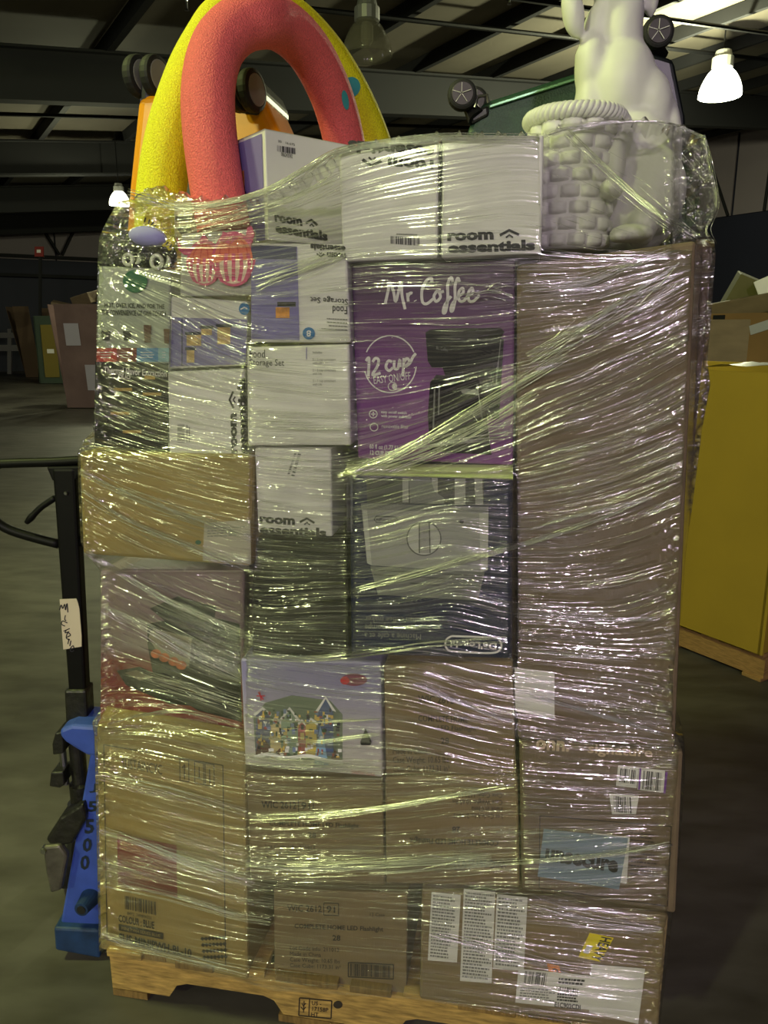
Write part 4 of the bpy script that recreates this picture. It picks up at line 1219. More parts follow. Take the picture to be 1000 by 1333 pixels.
# dark plush with pale ring eyes, and what lies on it
FUR = mat('dark_plush_fur', rgb(44, 50, 44), .9, noise=(120, .4), bump=(160, .8))
pp = MB()
ell(pp, 178, 330, -.045, 46, 25, .045)
ell(pp, 160, 322, -.05, 26, 22, .04)
ell(pp, 204, 332, -.05, 26, 18, .04)
pl_o = pp.build('plush_toy', FUR, smooth=True)
tag(pl_o, 'dark fuzzy plush with two pale ring eyes at the top left of the load', 'soft toy')
EW = mat('pale_eye_vinyl', rgb(212, 218, 196), .4)
pe = Plane(.004)
for cx, cy, r in ((167, 338, 7), (204, 341, 8.5)):
    a = MB(); b = MB()
    a.tube([pe.at(cx + r * .8 * math.cos(w), cy + r * math.sin(w)) for w in [2 * math.pi * i / 24 for i in range(25)]], .0036, 8)
    a.build('eye_ring', EW, pl_o, smooth=True)
    b.tube([pe.at(cx + 9 + r * .8 * math.cos(w), cy - 2 + r * math.sin(w)) for w in [R(-50 + 140 * i / 12) for i in range(13)]], [.001 + .0032 * math.sin(math.pi * i / 12) for i in range(13)], 8)
    b.build('eye_lash', EW, pl_o, smooth=True)
lp = MB()
ell(lp, 193, 308, .004, 27, 13, .02, .12)
tag(lp.build('lavender_pillow', mat('lavender_fabric', rgb(150, 148, 200), .8), smooth=True), 'small lavender oval pillow lying on the dark plush', 'pillow')
yt = MB()
yp = [Plane(.0 ).at(x, y) for x, y in spline([(190, 284), (202, 290), (208, 302), (216, 312), (227, 320)], 5)]
v, f = [], []
for i, p in enumerate(yp):
    tgn = (yp[min(i + 1, len(yp) - 1)] - yp[max(i - 1, 0)]).normalized()
    sd = tgn.cross(N0)
    wv_ = .010 + .002 * math.sin(i * 2.1)
    for s in (-1, 1):
        for d in (0, -.004):
            v.append(p + sd * wv_ * s + N0 * (.006 + d))
for i in range(len(yp) - 1):
    a, b = i * 4, i * 4 + 4
    f += [(a, b, b + 2, a + 2), (a + 1, a + 3, b + 3, b + 1), (a, a + 1, b + 1, b), (a + 2, b + 2, b + 3, a + 3)]
yo = mesh_obj('yellow_ribbon', v, f, mat('yellow_ribbon_cloth', rgb(224, 208, 20), .6), None, yp[-1])
tag(yo, 'yellow ribbon with black ticks curling beside the lavender pillow', 'ribbon')
tk = MB()
for i in range(1, len(yp) - 1, 2):
    tgn = (yp[i + 1] - yp[i - 1]).normalized(); sd = tgn.cross(N0)
    tk.box(yp[i] + N0 * .0068 + sd * .003, .008, .001, .0022, sd, N0, tgn)
tk.build('printed_ticks', INK, yo)
_, bx = carton('small beige carton between the two noodles, dark print on it', [(226, 262), (252, 258), (250, 318), (227, 320)], -.10, mat('beige_board', rgb(176, 164, 128), .6), .12, bevel=.002)
bx.polys('printed_bars', [[(228, 281), (248, 280), (248, 286), (228, 287)], [(230, 297), (246, 292), (249, 300), (236, 306)]], INKB)

# ================================================================== pallet jack at the left
JY = 1.60
J = Upright(JY)
jk = thing('pallet_jack', 'blue pallet jack with a black handle parked at the left end of the pallet', 'pallet jack', (J.at(100, 1238).x, JY + .05, 0))
def slab(name, pts, m, front, th, bevel=.003, parent=None, pl=J):
    f = [pl.at(x, y) - Vector((0, front, 0)) for x, y in pts]; k = len(f)
    # keep the drawn outline on its own plane, then move it
    v = f + [p + Vector((0, th, 0)) for p in f]
    return MB().add(v, [tuple(range(k))[::-1], tuple(range(k, 2 * k))] + [(i, (i + 1) % k, (i + 1) % k + k, i + k) for i in range(k)]).build(name, m, parent or jk, bevel=bevel)
slab('side_frame', [(118, 975), (134, 975), (134, 1205), (78, 1205), (100, 1080)], BLUEM, 0, .03, .006)
slab('frame_cap', [(84, 942), (100, 936), (133, 938), (133, 978), (118, 974), (108, 968), (92, 958), (85, 950)], BLUEM, .03, .10, .01)
slab('base_block', [(74, 1200), (134, 1203), (134, 1240), (76, 1229)], BLUED, .02, .12, .006)
for dy in (.06, .58):                                                 # the forks, in under the pallet
    p = J.at(138, 1215); p.z = .045; p.y = JY + dy + .06
    MB().box(p + D0 * .50, 1.15, .13, .045, D0, N0).build('fork', BLUED, jk, bevel=.006)
p = J.at(112, 1168)
MB().lathe(p - Vector((-.006, .03, 0)), (.15, 1, 0), [(-.012, .012), (-.012, .017), (.01, .02), (.05, .028), (.06, .03)], 18).build('axle_hub', BLUED, jk)
MB().lathe(p - Vector((-.006, .034, 0)), (.15, 1, 0), [(-.010, .011), (-.004, .011), (-.003, .002)], 14).build('axle_bore', INK, jk)
fp = Face(jk, J)
for s, x, y, h in (('J', 123, 1026, 12), ('5', 121, 1050, 14), ('5', 117, 1076, 19), ('0', 114, 1100, 18), ('0', 111, 1123, 19)):
    fp.text(s, (x - 6, y - h / 2), (x + 6, y - h / 2), (x - 7, y + h / 2), mat('dark_stencil', rgb(24, 38, 52), .6), .03, lift=.0015)
# pump
pump = MB()
pc_ = J.at(97, 1040) + Vector((0, .04, 0))
top = J.at(98, 960).z; bot = J.at(94, 1150).z
OILY = mat('oily_black_iron', rgb(26, 25, 22), .42, noise=(40, .5), bump=(60, .3))
z0 = J.at(96, 1105).z
pump.lathe(Vector((pc_.x, pc_.y, z0)), (0, 0, 1), [(0, .024), (.02, .034), (.10, .034), (.105, .026), (.15, .026), (.155, .018), (top - z0, .018), (top - z0 + .01, .010)], 20)
pump.build('pump', OILY, jk)
MB().tube([pc_ + Vector((-.03, -.01, .02)), pc_ + Vector((-.03, -.01, .11))], .008, 10).build('pump_rod', STEEL, jk)
slab('valve_bracket', [(74, 952), (84, 950), (85, 978), (71, 980), (70, 966)], OILY, .01, .06)
slab('valve_block', [(66, 1006), (82, 1005), (84, 1022), (78, 1026), (64, 1024)], OILY, .0, .05)
slab('link_arm', [(82, 1058), (112, 1040), (116, 1060), (98, 1092), (72, 1096), (64, 1086)], OILY, .02, .05, .006)
slab('fork_bracket', [(62, 1092), (84, 1090), (94, 1104), (86, 1148), (72, 1152), (66, 1124)], mat('worn_steel', rgb(104, 100, 92), .5, .6, noise=(30, .35)), .03, .02, .006)
p = J.at(64, 1097) - Vector((0, .034, 0))
MB().lathe(p, (0, 1, 0), [(0, .006), (.004, .008), (.02, .008)], 10).build('bolt', STEEL, jk)
wc = Upright(JY + .26).at(90, 1110); wc.z = .086
wheel(jk, wc, (1, .2, 0), .085, .05, mat('wheel_red_hub', rgb(70, 66, 60), .5), 'steer_wheel')
wheel(jk, wc + Vector((.03, .11, 0)), (1, .2, 0), .085, .05, mat('wheel_red_hub', rgb(70, 66, 60), .5), 'steer_wheel')
# handle
HY = Upright(JY + .02)
slab('handle_post', [(62, 612), (92, 612), (107, 905), (84, 905)], BLACKM, -.02, .035, .006)
slab('handle_socket', [(80, 902), (109, 902), (112, 958), (83, 958)], OILY, -.012, .05, .006)
hp = lambda x, y, d=.035: J.at(x, y) + Vector((0, d, 0))
lp_ = MB()
lp_.tube([hp(*p) for p in ((-30, 640), (-26, 616), (-10, 607), (20, 606), (60, 605), (112, 602), (150, 601), (176, 606), (182, 625))], .0105, 10)
lp_.build('handle_loop', BLACKM, jk, smooth=True)
lw = MB().tube([hp(*p) for p in spline([(-30, 640), (-26, 672), (-4, 692), (30, 704), (68, 714)], 4)], .0105, 10)
lw.build('handle_brace', BLACKM, jk, smooth=True)
MB().tube([hp(*p) for p in spline([(182, 625), (172, 668), (140, 688), (96, 712)], 4)], .0105, 10).build('handle_brace', BLACKM, jk, smooth=True)
slab('handle_gusset', [(54, 610), (102, 609), (94, 628), (62, 629)], BLACKM, -.022, .028, .004)
MB().tube([hp(*p, .03) for p in spline([(64, 652), (46, 664), (34, 676), (26, 685)], 4)], [.007] * 8 + [.008, .008, .007, .006, .005], 8).build('release_lever', BLACKM, jk, smooth=True)
p = J.at(82, 644) + Vector((0, .012, 0))
MB().lathe(p, (0, 1, 0), [(0, .003), (.002, .004), (.012, .004)], 8).build('rivet', STEEL, jk)
# the taped name on the post
TAPE = mat('masking_tape', rgb(206, 194, 172), .6)
tp_ = [J.at(x, y) - Vector((0, -.0185, 0)) for x, y in ((73, 784), (95, 783), (97, 788), (99, 796), (102, 832), (102, 846), (78, 850))]
to = mesh_obj('name_tape', tp_ + [p + Vector((0, .0012, 0)) for p in tp_], [tuple(range(7))[::-1]] + [(i, (i + 1) % 7, (i + 1) % 7 + 7, i + 7) for i in range(7)], TAPE, jk)
class TapeFace(Face):
    pass
tf = Face(to, Upright(JY + .0185))
z = lambda x, y: (50 + x / 3.92, 560 + y / 3.92)
tf.strokes('handwriting', [[z(*p) for p in l] for l in [
    [(108, 918), (116, 892), (124, 910), (134, 888), (138, 918), (146, 884), (150, 930)],
    [(138, 944), (134, 966), (142, 972)], [(148, 984), (124, 974), (118, 990), (136, 1000)],
    [(128, 1026), (160, 1012)], [(144, 1018), (136, 1034), (156, 1028)], [(142, 1058), (164, 1046), (150, 1034), (142, 1060), (160, 1070)],
    [(150, 1092), (156, 1064)], [(160, 1102), (166, 1074)], [(162, 1118), (180, 1112), (176, 1100), (162, 1116), (168, 1130), (182, 1124)]]], 1.3, mat('marker_ink', rgb(28, 24, 40), .5), .0008)

# ================================================================== the stretch film round the load
def film_material(name, haze, rough, tint=(.93, .95, .88), refl=.08, attr=True, bump=.0):
    m = bpy.data.materials.new(name); m.use_nodes = True
    nt = m.node_tree; nt.nodes.clear()
    N = nt.nodes.new; L = nt.links.new
    out = N('ShaderNodeOutputMaterial')
    tr = N('ShaderNodeBsdfTransparent'); tr.inputs[0].default_value = (.97, .97, .96, 1)
    df = N('ShaderNodeBsdfDiffuse'); df.inputs[0].default_value = tint + (1,)
    tl = N('ShaderNodeBsdfTranslucent'); tl.inputs[0].default_value = tint + (1,)
    gl = N('ShaderNodeBsdfGlossy'); gl.inputs['Roughness'].default_value = rough; gl.inputs[0].default_value = (1, 1, 1, 1)
    m1 = N('ShaderNodeMixShader'); m1.inputs[0].default_value = .35
    m2 = N('ShaderNodeMixShader'); m3 = N('ShaderNodeMixShader')
    L(df.outputs[0], m1.inputs[1]); L(tl.outputs[0], m1.inputs[2])
    L(tr.outputs[0], m2.inputs[1]); L(m1.outputs[0], m2.inputs[2])
    if attr:                                    # how many layers of film lie on each other here
        at = N('ShaderNodeAttribute'); at.attribute_name = 'layers'
        mu = N('ShaderNodeMath'); mu.operation = 'MULTIPLY'; mu.inputs[1].default_value = haze
        L(at.outputs['Fac'], mu.inputs[0]); L(mu.outputs[0], m2.inputs[0])
    else:
        m2.inputs[0].default_value = haze
    fr = N('ShaderNodeLayerWeight'); fr.inputs['Blend'].default_value = .5      # Schlick's curve, the same from both sides of the film
    pw_ = N('ShaderNodeMath'); pw_.operation = 'POWER'; pw_.inputs[1].default_value = 5
    mf = N('ShaderNodeMath'); mf.operation = 'MULTIPLY_ADD'; mf.inputs[1].default_value = .8; mf.inputs[2].default_value = refl; mf.use_clamp = True
    if attr:                                    # every further layer reflects too
        ml = N('ShaderNodeMath'); ml.operation = 'MULTIPLY_ADD'; ml.inputs[1].default_value = .35; ml.inputs[2].default_value = refl; L(at.outputs['Fac'], ml.inputs[0]); L(ml.outputs[0], mf.inputs[2])
    L(fr.outputs['Facing'], pw_.inputs[0]); L(pw_.outputs[0], mf.inputs[0]); L(mf.outputs[0], m3.inputs[0])
    L(m2.outputs[0], m3.inputs[1]); L(gl.outputs[0], m3.inputs[2])
    L(m3.outputs[0], out.inputs[0])
    if bump:
        tc = N('ShaderNodeTexCoord'); n = N('ShaderNodeTexNoise'); n.inputs['Scale'].default_value = 170; n.inputs['Detail'].default_value = 2
        bp = N('ShaderNodeBump'); bp.inputs['Strength'].default_value = bump; bp.inputs['Distance'].default_value = .004
        L(tc.outputs['Object'], n.inputs['Vector']); L(n.outputs[0], bp.inputs['Height'])
        for k in (gl, fr): L(bp.outputs[0], k.inputs['Normal'])
    return m
FILM = film_material('stretch_film', .065, .115, refl=.075)
FOLD = film_material('folded_stretch_film', .07, .17, refl=.34, attr=False)

def pw(xs, ys): return lambda x: np.interp(x, xs, ys)
topf = pw([150, 160, 172, 200, 245, 300, 350, 400, 440, 500, 560, 640, 710, 740, 800, 870, 900, 922], [262, 246, 244, 252, 262, 256, 240, 213, 193, 182, 176, 176, 178, 162, 157, 157, 164, 178])
botf = pw([125, 325, 357, 530, 548, 860], [1238, 1281, 1290, 1300, 1302, 1350])
lefP = np.array([[165, 164], [200, 161], [250, 159], [268, 150], [290, 138], [310, 129], [340, 127], [480, 125], [560, 121], [575, 108], [590, 101], [640, 102], [705, 105], [724, 114], [742, 130], [800, 131], [900, 131], [925, 130], [940, 120], [960, 123], [1100, 126], [1240, 129]])
rigP = np.array([[157, 880], [166, 903], [180, 918], [205, 922], [225, 926], [245, 931], [268, 936], [285, 929], [300, 920], [314, 930], [330, 932], [400, 927], [470, 921], [500, 925], [560, 914], [640, 904], [720, 893], [800, 887], [880, 876], [915, 877], [935, 885], [962, 891], [1000, 892], [1100, 886], [1200, 875], [1345, 858]])
lef = lambda y: np.interp(y, lefP[:, 0], lefP[:, 1]); rig = lambda y: np.interp(y, rigP[:, 0], rigP[:, 1])

# how far in front of the load's plane the film lies (metres), on a 2-pixel grid of the load's front
GX0, GX1, GY0, GY1, GS = 90, 950, 140, 1360, 1.2
gx = np.arange(GX0, GX1, GS); gy = np.arange(GY0, GY1, GS)
PX, PY = np.meshgrid(gx, gy)
OFF = np.zeros_like(PX)
def fill(poly, val):
    x0, x1 = min(p[0] for p in poly), max(p[0] for p in poly); y0, y1 = min(p[1] for p in poly), max(p[1] for p in poly)
    inside = np.ones_like(PX, bool)
    n = len(poly)
    for i in range(n):
        (ax, ay), (bx_, by) = poly[i], poly[(i + 1) % n]
        inside &= (bx_ - ax) * (PY - ay) - (by - ay) * (PX - ax) >= -60
    OFF[inside] = np.maximum(OFF[inside], val) if val > 0 else val
OFF = np.where((PY < 330) & (PX > 708), -.10 * (330 - PY) / 170, OFF)
OFF[(PY < 320) & (PX > 880)] -= .12
OFF[(PY < 300) & (PX < 440)] = .0
for poly, val in ((C1C, .012), (DLC, .026), (F2C, .012), (R2C, .010), (GC, -.022)): fill(poly, val)
right_edge = np.interp(PY, [312, 976], [907, 879])
OFF[(PX > right_edge + 1) & (PY > 316) & (PY < 950)] = -.30
R2e = np.interp(PY, [960, 1347], [889, 858])
OFF[(PX > R2e + 1) & (PY >= 950)] = -.06
def blur(a, k):
    ker = np.hanning(2 * k + 3)[1:-1]; ker /= ker.sum()
    p = np.pad(a, k, mode='edge')
    p = np.apply_along_axis(lambda r: np.convolve(r, ker, 'valid'), 1, p)
    return np.apply_along_axis(lambda r: np.convolve(r, ker, 'valid'), 0, p)
OFF = blur(OFF, 6)

# direction in which the film is drawn taut: slope of its creases at places read off the photo
DIRS = np.array([(200, 300, -.1), (300, 262, -.12), (420, 225, -.40), (500, 200, -.25), (620, 250, -.2), (660, 320, .02), (800, 230, .55), (850, 200, .7), (740, 290, .35), (890, 240, 1.5),
    (160, 400, .6), (160, 520, .4), (250, 430, .55), (250, 540, .2), (390, 500, .1), (390, 560, .03), (380, 340, -.18), (560, 360, -.02), (560, 450, .05), (600, 540, -.5), (560, 590, -.35), (500, 600, -.35),
    (750, 380, -.1), (800, 400, -.3), (870, 400, -.55), (780, 480, -.5), (870, 500, -.6), (720, 450, -.15), (700, 540, -.5), (760, 580, -.25), (850, 600, -.4), (760, 680, -.25), (850, 660, -.45), (720, 700, .0), (720, 800, .05), (850, 780, -.35), (760, 850, .12), (850, 900, .2), (720, 930, .2),
    (160, 620, .30), (160, 700, .55), (250, 650, .28), (250, 760, .42), (300, 640, .22), (390, 640, .10), (390, 700, .08), (390, 780, -.1), (520, 680, -.3), (560, 760, -.3), (620, 700, .2), (620, 800, .28), (500, 840, .0),
    (180, 800, .5), (250, 840, .5), (250, 900, .4), (160, 930, -.1), (300, 930, .3), (400, 880, .15), (400, 960, .02), (580, 900, .35), (600, 960, .25), (560, 1060, -.12), (420, 1060, -.06),
    (200, 1000, .25), (200, 1100, .3), (260, 1150, .28), (200, 1250, .2), (420, 1120, .0), (420, 1200, .1), (600, 1120, -.08), (600, 1220, .15), (780, 1000, .05), (780, 1120, -.1), (780, 1220, .12), (700, 1280, .15), (850, 1050, .0)])
def idw(vals, x, y, p=3.0):
    num = np.zeros_like(x, float); den = np.zeros_like(x, float)
    for (cx, cy, v) in vals:
        w = 1.0 / ((x - cx) ** 2 + (y - cy) ** 2 + 400.0) ** (p / 2)
        num += w * v; den += w
    return num / den
SL = idw(DIRS, PX, PY)
# how creased the film is
AMP = idw([(505, 212, .1), (510, 300, .12), (640, 200, .12), (640, 310, .12), (540, 380, .22), (600, 385, .3), (615, 838, .45), (400, 1040, .5), (430, 1190, .25), (450, 1240, .25), (760, 1120, .5), (160, 400, .35), (170, 480, .5),(200, 300, .9), (300, 270, .8), (430, 220, .7), (500, 260, .25), (640, 250, .16), (680, 200, .2), (800, 240, .16), (740, 260, .12), (840, 290, .16), (850, 200, .2), (760, 190, .15), (900, 230, .6), (160, 400, .45), (170, 530, 1.), (260, 440, .9), (270, 540, .8), (390, 390, .35), (390, 480, .25), (390, 570, .9),
    (560, 350, .8), (520, 430, .25), (560, 480, .25), (640, 380, 1.0), (520, 560, .5), (640, 560, 1.0), (560, 610, .9), (750, 400, 1.0), (850, 400, 1.0), (780, 500, .9), (700, 340, .5), (740, 590, 1.1), (840, 580, 1.0), (750, 680, .8), (850, 720, .5), (720, 760, 1.1), (840, 840, .7), (720, 840, 1.0), (780, 920, .9),
    (160, 640, 1.0), (240, 640, 1.1), (250, 720, 1.0), (160, 740, .8), (390, 640, .9), (400, 760, 1.0), (560, 700, .6), (560, 800, .6), (640, 760, 1.0), (500, 840, .9), (180, 860, .5), (270, 850, 1.2), (250, 930, .7), (400, 900, .5), (400, 980, 1.0), (580, 900, 1.0), (580, 1000, .7),
    (200, 1010, .9), (200, 1100, 1.0), (270, 1150, 1.1), (220, 1200, .35), (420, 1060, .9), (420, 1130, 1.2), (440, 1220, .35), (580, 1060, .7), (600, 1130, 1.0), (600, 1220, .5), (780, 1000, .7), (780, 1110, .7), (780, 1210, .9), (700, 1290, .6), (840, 1280, .5)], PX, PY)

def lic(noise, slope, half):
    """smear noise along the crease direction"""
    h, w = noise.shape
    dx = 1 / np.sqrt(1 + slope ** 2); dy = slope * dx
    I, Jx = np.mgrid[0:h, 0:w].astype(float)
    acc = noise.copy(); wsum = 1.0
    for sgn in (1, -1):
        x, y = Jx.copy(), I.copy()
        for k in range(half):
            xi = np.clip(np.rint(x), 0, w - 1).astype(int); yi = np.clip(np.rint(y), 0, h - 1).astype(int)
            x += sgn * dx[yi, xi]; y += sgn * dy[yi, xi]
            xi = np.clip(np.rint(x), 0, w - 1).astype(int); yi = np.clip(np.rint(y), 0, h - 1).astype(int)
            acc += noise[yi, xi]
    return acc / (2 * half + 1)
def norm(a): return (a - a.mean()) / a.std()
n_f = norm(lic(lic(rng.standard_normal(PX.shape), SL, 50), SL, 24))
n_m = norm(lic(lic(blur(rng.standard_normal(PX.shape), 1), SL, 80), SL, 30))
n_c = norm(lic(lic(blur(rng.standard_normal(PX.shape), 4), SL, 110), SL, 40))
n_l = norm(blur(rng.standard_normal(PX.shape), 20))
band = norm(lic(blur(rng.standard_normal(PX.shape), 6), SL, 120))
crumple = norm(blur(rng.standard_normal(PX.shape), 4))
WR = np.clip(AMP, 0, 1.3) ** 1.6 * np.clip(.85 + .42 * band, .12, 1.7) * (.00080 * n_f + .0008 * n_m - .0008 * np.abs(norm(n_m + .7 * n_f)) + .0013 * n_c)
edgew = np.exp(-np.minimum(PX - lef(PY), rig(PY) - PX) / 14.0)
WR += crumple * (.0022 * np.clip(edgew, 0, 1) + .0016 * ((PX > 865) & (PY < 330)) + .0016 * ((PX < 230) & (PY < 350)))
WR *= 1.12 + .62 * np.clip((460 - PX) / 100, 0, 1) * (PY > 330) + .25 * (PY > 600) + .40 * np.clip((PX - 560) / 150, 0, 1) * (PY > 330) + .5 * np.clip((PY - 650) / 600, 0, 1)
WR = np.clip(WR, -.0075, .010)
LAY = np.clip(.18 + .22 * AMP + AMP * (.16 * band + .10 * n_m) + .05 * n_l, .06, 1.4)
for (cx, cy, rx, ry, v) in ((830, 240, 85, 75, .30), (300, 1128, 280, 26, .45), (420, 640, 120, 60, .25), (240, 420, 90, 110, .2), (260, 850, 110, 45, .35), (420, 985, 130, 26, .3), (720, 800, 90, 60, .15), (250, 200 + 75, 120, 20, .35)):
    LAY += v * np.exp(-((PX - cx) / rx) ** 2 - ((PY - cy) / ry) ** 2)

def samp(a, x, y):
    u = np.clip((np.asarray(x, float) - GX0) / GS, 0, a.shape[1] - 1.001); v = np.clip((np.asarray(y, float) - GY0) / GS, 0, a.shape[0] - 1.001)
    i, j = v.astype(int), u.astype(int); fu, fv = u - j, v - i
    return (a[i, j] * (1 - fu) + a[i, j + 1] * fu) * (1 - fv) + (a[i + 1, j] * (1 - fu) + a[i + 1, j + 1] * fu) * fv
def on_plane(x, y, off):
    """many photo points onto the load's front plane, each OFF metres before it"""
    dx, dy = (x - 500.0) / F_PX, (666.5 - y) / F_PX
    vx, vy, vz = dx, CP + dy * SP, -SP + dy * CP
    num = (P0 - EYE).dot(N0) + off
    t = num / (vx * N0.x + vy * N0.y)
    return np.stack([EYE.x + vx * t, EYE.y + vy * t, EYE.z + vz * t], -1)

NU, NV, NS = 820, 1220, 14
u = np.linspace(0, 1, NU); v = np.linspace(0, 1, NV)
U_, V_ = np.meshgrid(u, v)
t0 = topf(130 + U_ * 790); b0 = botf(130 + U_ * 730)
YY = t0 + V_ * (b0 - t0)
XX = lef(YY) + U_ * (rig(YY) - lef(YY))
off = samp(OFF, XX, YY) + .011 + samp(WR, XX, YY)
front = on_plane(XX, YY, off)
lay = samp(LAY, XX, YY)
# the film goes on round both sides of the load
sides = []
back_dir = -np.array(N0); right_dir = np.array(D0)
for side in (0, 1):
    e = front[:, 0 if side == 0 else -1]
    s = np.linspace(0, 1, NS + 1)[1:]
    S_, Q_ = np.meshgrid(s, np.arange(NV))
    pts = e[:, None, :] + back_dir * (S_ ** 1.3 * .78)[..., None]
    outw = (-1 if side == 0 else 1)
    ripple = .0035 * np.sin(Q_ * .13 + 9 * S_ + 2 * np.sin(Q_ * .021)) * np.minimum(1, 6 * S_)
    inward = (-.012 * np.minimum(1, S_ * 12) - .03 * S_)
    pts = pts + right_dir * (outw * (inward + ripple))[..., None]
    sides.append(pts)
full = np.concatenate([sides[0][:, ::-1], front, sides[1]], 1)
layf = np.concatenate([np.full((NV, NS), .30), lay, np.full((NV, NS), .30)], 1)
# the upper hem turns in over the load
hem = []
for k, (bk, up) in enumerate(((.010, .003), (.030, .003), (.055, -.006))):
    jag = .004 * np.sin(np.arange(full.shape[1]) * .21 + k) + .003 * np.sin(np.arange(full.shape[1]) * .57)
    hem.append(full[0] + back_dir * bk + np.array([0, 0, 1.0]) * (up + jag)[:, None])
full = np.concatenate([np.stack(hem[::-1]), full], 0)
layf = np.concatenate([np.full((3, full.shape[1]), .9), layf], 0)
nr_, nc_ = full.shape[:2]
org = np.array([0.0, 1.6, .12])
me = bpy.data.meshes.new('stretch_film')
idx = np.arange(nr_ * nc_).reshape(nr_, nc_)
fq = np.stack([idx[:-1, :-1], idx[1:, :-1], idx[1:, 1:], idx[:-1, 1:]], -1).reshape(-1, 4)
me.vertices.add(nr_ * nc_); me.vertices.foreach_set('co', (full - org).reshape(-1))
me.loops.add(len(fq) * 4); me.loops.foreach_set('vertex_index', fq.reshape(-1))
me.polygons.add(len(fq)); me.polygons.foreach_set('loop_start', np.arange(len(fq)) * 4)
me.polygons.foreach_set('use_smooth', np.ones(len(fq), bool))
at = me.attributes.new('layers', 'FLOAT', 'POINT'); at.data.foreach_set('value', np.clip(layf, 0, 2.2).reshape(-1))
me.materials.append(FILM)
me.update(); me.validate()
film = bpy.data.objects.new('stretch_film', me); COL.objects.link(film); film.location = org
film['origin_at'] = tuple(org)
tag(film, 'clear glossy creased stretch film wrapped in many layers round the whole load', 'stretch film')

# ------------------------------------------------------------------ creases that stand up as cords
class Cords:
    def __init__(self): self.v, self.f, self.k = [], [], 0
    def add(self, pts, r):
        """a thin four-sided cord; r per point"""
        pts = np.asarray(pts); n = len(pts)
        tg = np.gradient(pts, axis=0); tg /= np.linalg.norm(tg, axis=1)[:, None] + 1e-9
        nrm = np.array(N0); sd = np.cross(tg, nrm); sd /= np.linalg.norm(sd, axis=1)[:, None] + 1e-9
        ring = [pts + sd * r[:, None], pts + nrm * r[:, None], pts - sd * r[:, None], pts - nrm * r[:, None] * .6]
        vv = np.stack(ring, 1).reshape(-1, 3)
        a = np.arange(n - 1)[:, None] * 4 + np.arange(4)[None]
        b = np.arange(n - 1)[:, None] * 4 + (np.arange(4)[None] + 1) % 4
        self.f.append(np.stack([a, a + 4, b + 4, b], -1).reshape(-1, 4) + self.k)
        self.v.append(vv); self.k += len(vv)
    def build(self, name, m):
        vv = np.concatenate(self.v) - org; ff = np.concatenate(self.f)
        me = bpy.data.meshes.new(name)
        me.vertices.add(len(vv)); me.vertices.foreach_set('co', vv.reshape(-1))
        me.loops.add(len(ff) * 4); me.loops.foreach_set('vertex_index', ff.reshape(-1))
        me.polygons.add(len(ff)); me.polygons.foreach_set('loop_start', np.arange(len(ff)) * 4)
        me.polygons.foreach_set('use_smooth', np.ones(len(ff), bool))
        me.materials.append(m); me.update(); me.validate()
        o = bpy.data.objects.new(name, me); COL.objects.link(o); o.parent = film
        return o
def cord_points(x, y, lift):
    x, y = np.asarray(x), np.asarray(y)
    return on_plane(x, y, samp(OFF, x, y) + .0125 + np.maximum(samp(WR, x, y), -.001) + lift)
cr = Cords()
def trace(x, y, L):
    xs, ys = [x], [y]
    n = int(L / 5)
    for k in range(n):
        s = float(samp(SL, xs[-1], ys[-1])) + rng.normal(0, .015)
        d = 1 / math.sqrt(1 + s * s)
        nx, ny = xs[-1] + 5 * d, ys[-1] + 5 * s * d
        if not (lef(ny) + 3 < nx < rig(ny) - 3) or ny > botf(nx) - 4 or ny < topf(nx) + 4: break
        xs.append(nx); ys.append(ny)
    return np.array(xs), np.array(ys)
made = 0
while made < 2300:
    y = rng.uniform(170, 1335); x = rng.uniform(100, 930)
    if not (lef(y) + 3 < x < rig(y) - 3) or y > botf(x) - 5 or y < topf(x) + 5: continue
    a = float(samp(AMP, x, y)) * (.7 + .5 * float(samp(band, x, y)))
    if rng.random() > a * 1.0: continue
    xs, ys = trace(x, y, rng.choice([20, 35, 60, 110, 190], p=[.25, .3, .25, .14, .06]))
    if len(xs) < 4: continue
    n = len(xs)
    r = rng.choice([.00022, .00035, .0005, .0008], p=[.4, .35, .18, .07]) * np.sin(np.linspace(.12, math.pi - .12, n)) ** .6
    cr.add(cord_points(xs, ys, 0), r)
    made += 1
c = cr.build('film_crease', FOLD); c['kind'] = 'stuff'

def fold(paths, width, strands, rmax=.0011, name='film_fold'):
    """a rope of gathered film along photo points"""
    cd = Cords()
    P = np.array(spline(paths, 10))
    for k in range(strands):
        o = rng.normal(0, width / 3)
        drift = rng.normal(0, width / 5)
        a, b = sorted(rng.uniform(0, 1, 2)) if k > strands * .35 else (0, 1)
        i0, i1 = int(a * (len(P) - 1)), int(b * (len(P) - 1)) + 1
        if i1 - i0 < 4: continue
        q = P[i0:i1]; t = np.linspace(0, 1, len(q))
        tg = np.gradient(q, axis=0); tg /= np.linalg.norm(tg, axis=1)[:, None]
        wv = o + drift * (t - .5) * 2 + .5 * np.sin(t * rng.uniform(4, 14) + k)
        xs, ys = q[:, 0] - tg[:, 1] * wv, q[:, 1] + tg[:, 0] * wv
        cd.add(cord_points(xs, ys, rng.uniform(.0, .004)), rng.uniform(.3, 1) * rmax * np.sin(np.linspace(.15, math.pi - .15, len(q))) ** .4)
    return cd.build(name, FOLD)
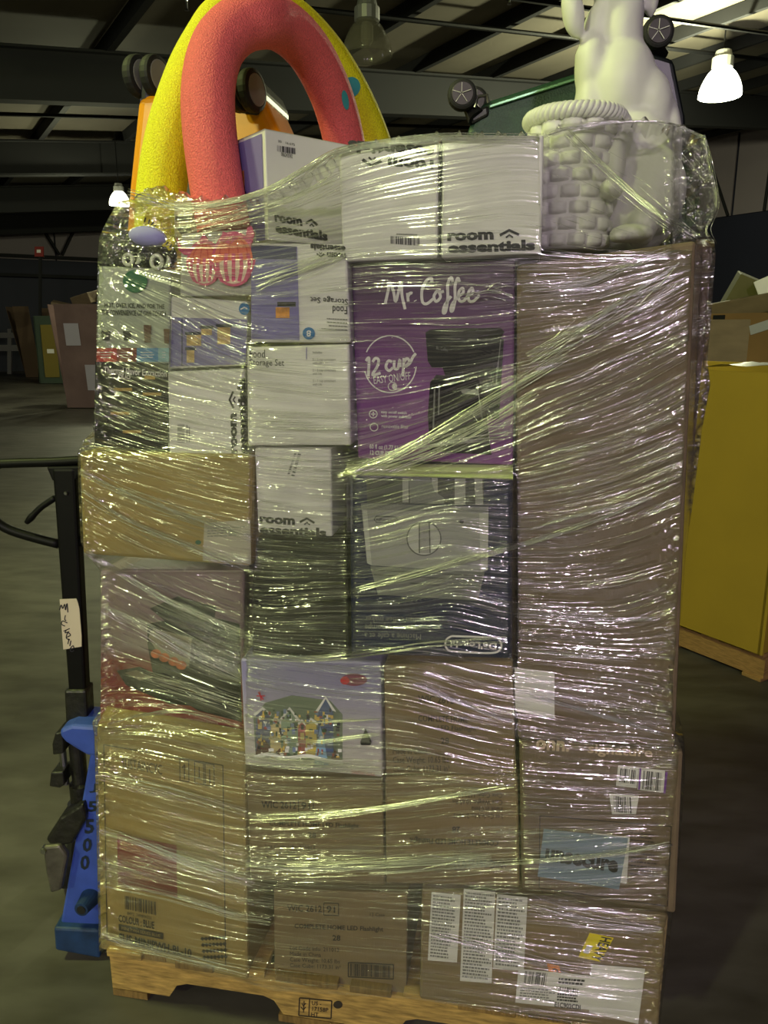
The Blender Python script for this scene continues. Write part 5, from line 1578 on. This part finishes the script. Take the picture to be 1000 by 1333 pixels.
for args in (
    ([(165, 252), (200, 262), (245, 271), (300, 264), (350, 248), (400, 220), (440, 198), (500, 187), (570, 180), (640, 180), (708, 181)], 8, 26),
    ([(240, 300), (310, 282), (380, 262), (445, 232)], 16, 22),
    ([(700, 182), (740, 168), (800, 160), (870, 160), (915, 178)], 5, 10),
    ([(915, 176), (924, 215), (932, 266), (920, 298), (928, 320)], 6, 14),
    ([(332, 372), (390, 352), (450, 330)], 14, 20),
    ([(440, 622), (520, 590), (600, 545), (680, 498), (740, 462)], 9, 34),
    ([(470, 618), (560, 588), (640, 548), (700, 512)], 16, 22),
    ([(455, 768), (520, 752), (600, 730), (668, 712), (760, 682), (840, 650)], 5, 16),
    ([(104, 612), (160, 640), (230, 668), (328, 700)], 10, 22),
    ([(106, 640), (170, 680), (250, 712), (330, 742)], 7, 16),
    ([(112, 718), (150, 742), (190, 766), (240, 792), (330, 830)], 6, 22),
    ([(135, 792), (190, 818), (250, 852), (320, 884)], 14, 30),
    ([(180, 880), (250, 900), (330, 926)], 12, 18),
    ([(140, 942), (190, 930), (240, 926), (300, 938)], 5, 12),
    ([(330, 852), (400, 858), (470, 852), (560, 838), (660, 832)], 7, 18),
    ([(318, 930), (400, 940), (495, 936)], 5, 8), ([(318, 955), (400, 966), (495, 956)], 4, 8), ([(320, 988), (400, 996), (500, 1000)], 10, 20),
    ([(325, 1066), (420, 1062), (520, 1048), (600, 1034), (668, 1022)], 7, 22),
    ([(320, 1124), (380, 1130), (460, 1128), (560, 1122), (640, 1118)], 16, 50),
    ([(480, 1136), (600, 1128), (720, 1120), (800, 1112), (884, 1098)], 7, 24),
    ([(130, 1080), (180, 1096), (240, 1120), (330, 1150)], 10, 26),
    ([(136, 1150), (220, 1168), (300, 1190), (352, 1200)], 8, 22),
    ([(132, 1216), (180, 1232), (250, 1250), (322, 1268)], 8, 24),
    ([(128, 1010), (220, 1030), (320, 1060)], 10, 16),
    ([(690, 690), (760, 670), (850, 650)], 5, 10), ([(670, 800), (760, 806), (860, 806)], 5, 12), ([(672, 846), (740, 852), (830, 858)], 6, 14),
    ([(690, 905), (760, 925), (865, 957)], 6, 18), ([(540, 890), (620, 925), (668, 940)], 8, 14),
    ([(690, 1180), (760, 1196), (860, 1212)], 18, 26), ([(560, 1215), (640, 1235), (740, 1262)], 16, 18),
    ([(680, 372), (760, 366), (830, 340), (900, 318)], 14, 22), ([(690, 470), (780, 420), (890, 350)], 24, 34),
    ([(740, 170), (800, 230), (860, 280), (910, 312)], 12, 16),
    ([(545, 585), (600, 575), (668, 566)], 10, 14), ([(600, 385), (640, 378), (668, 384)], 12, 18)):
    fold(*args)
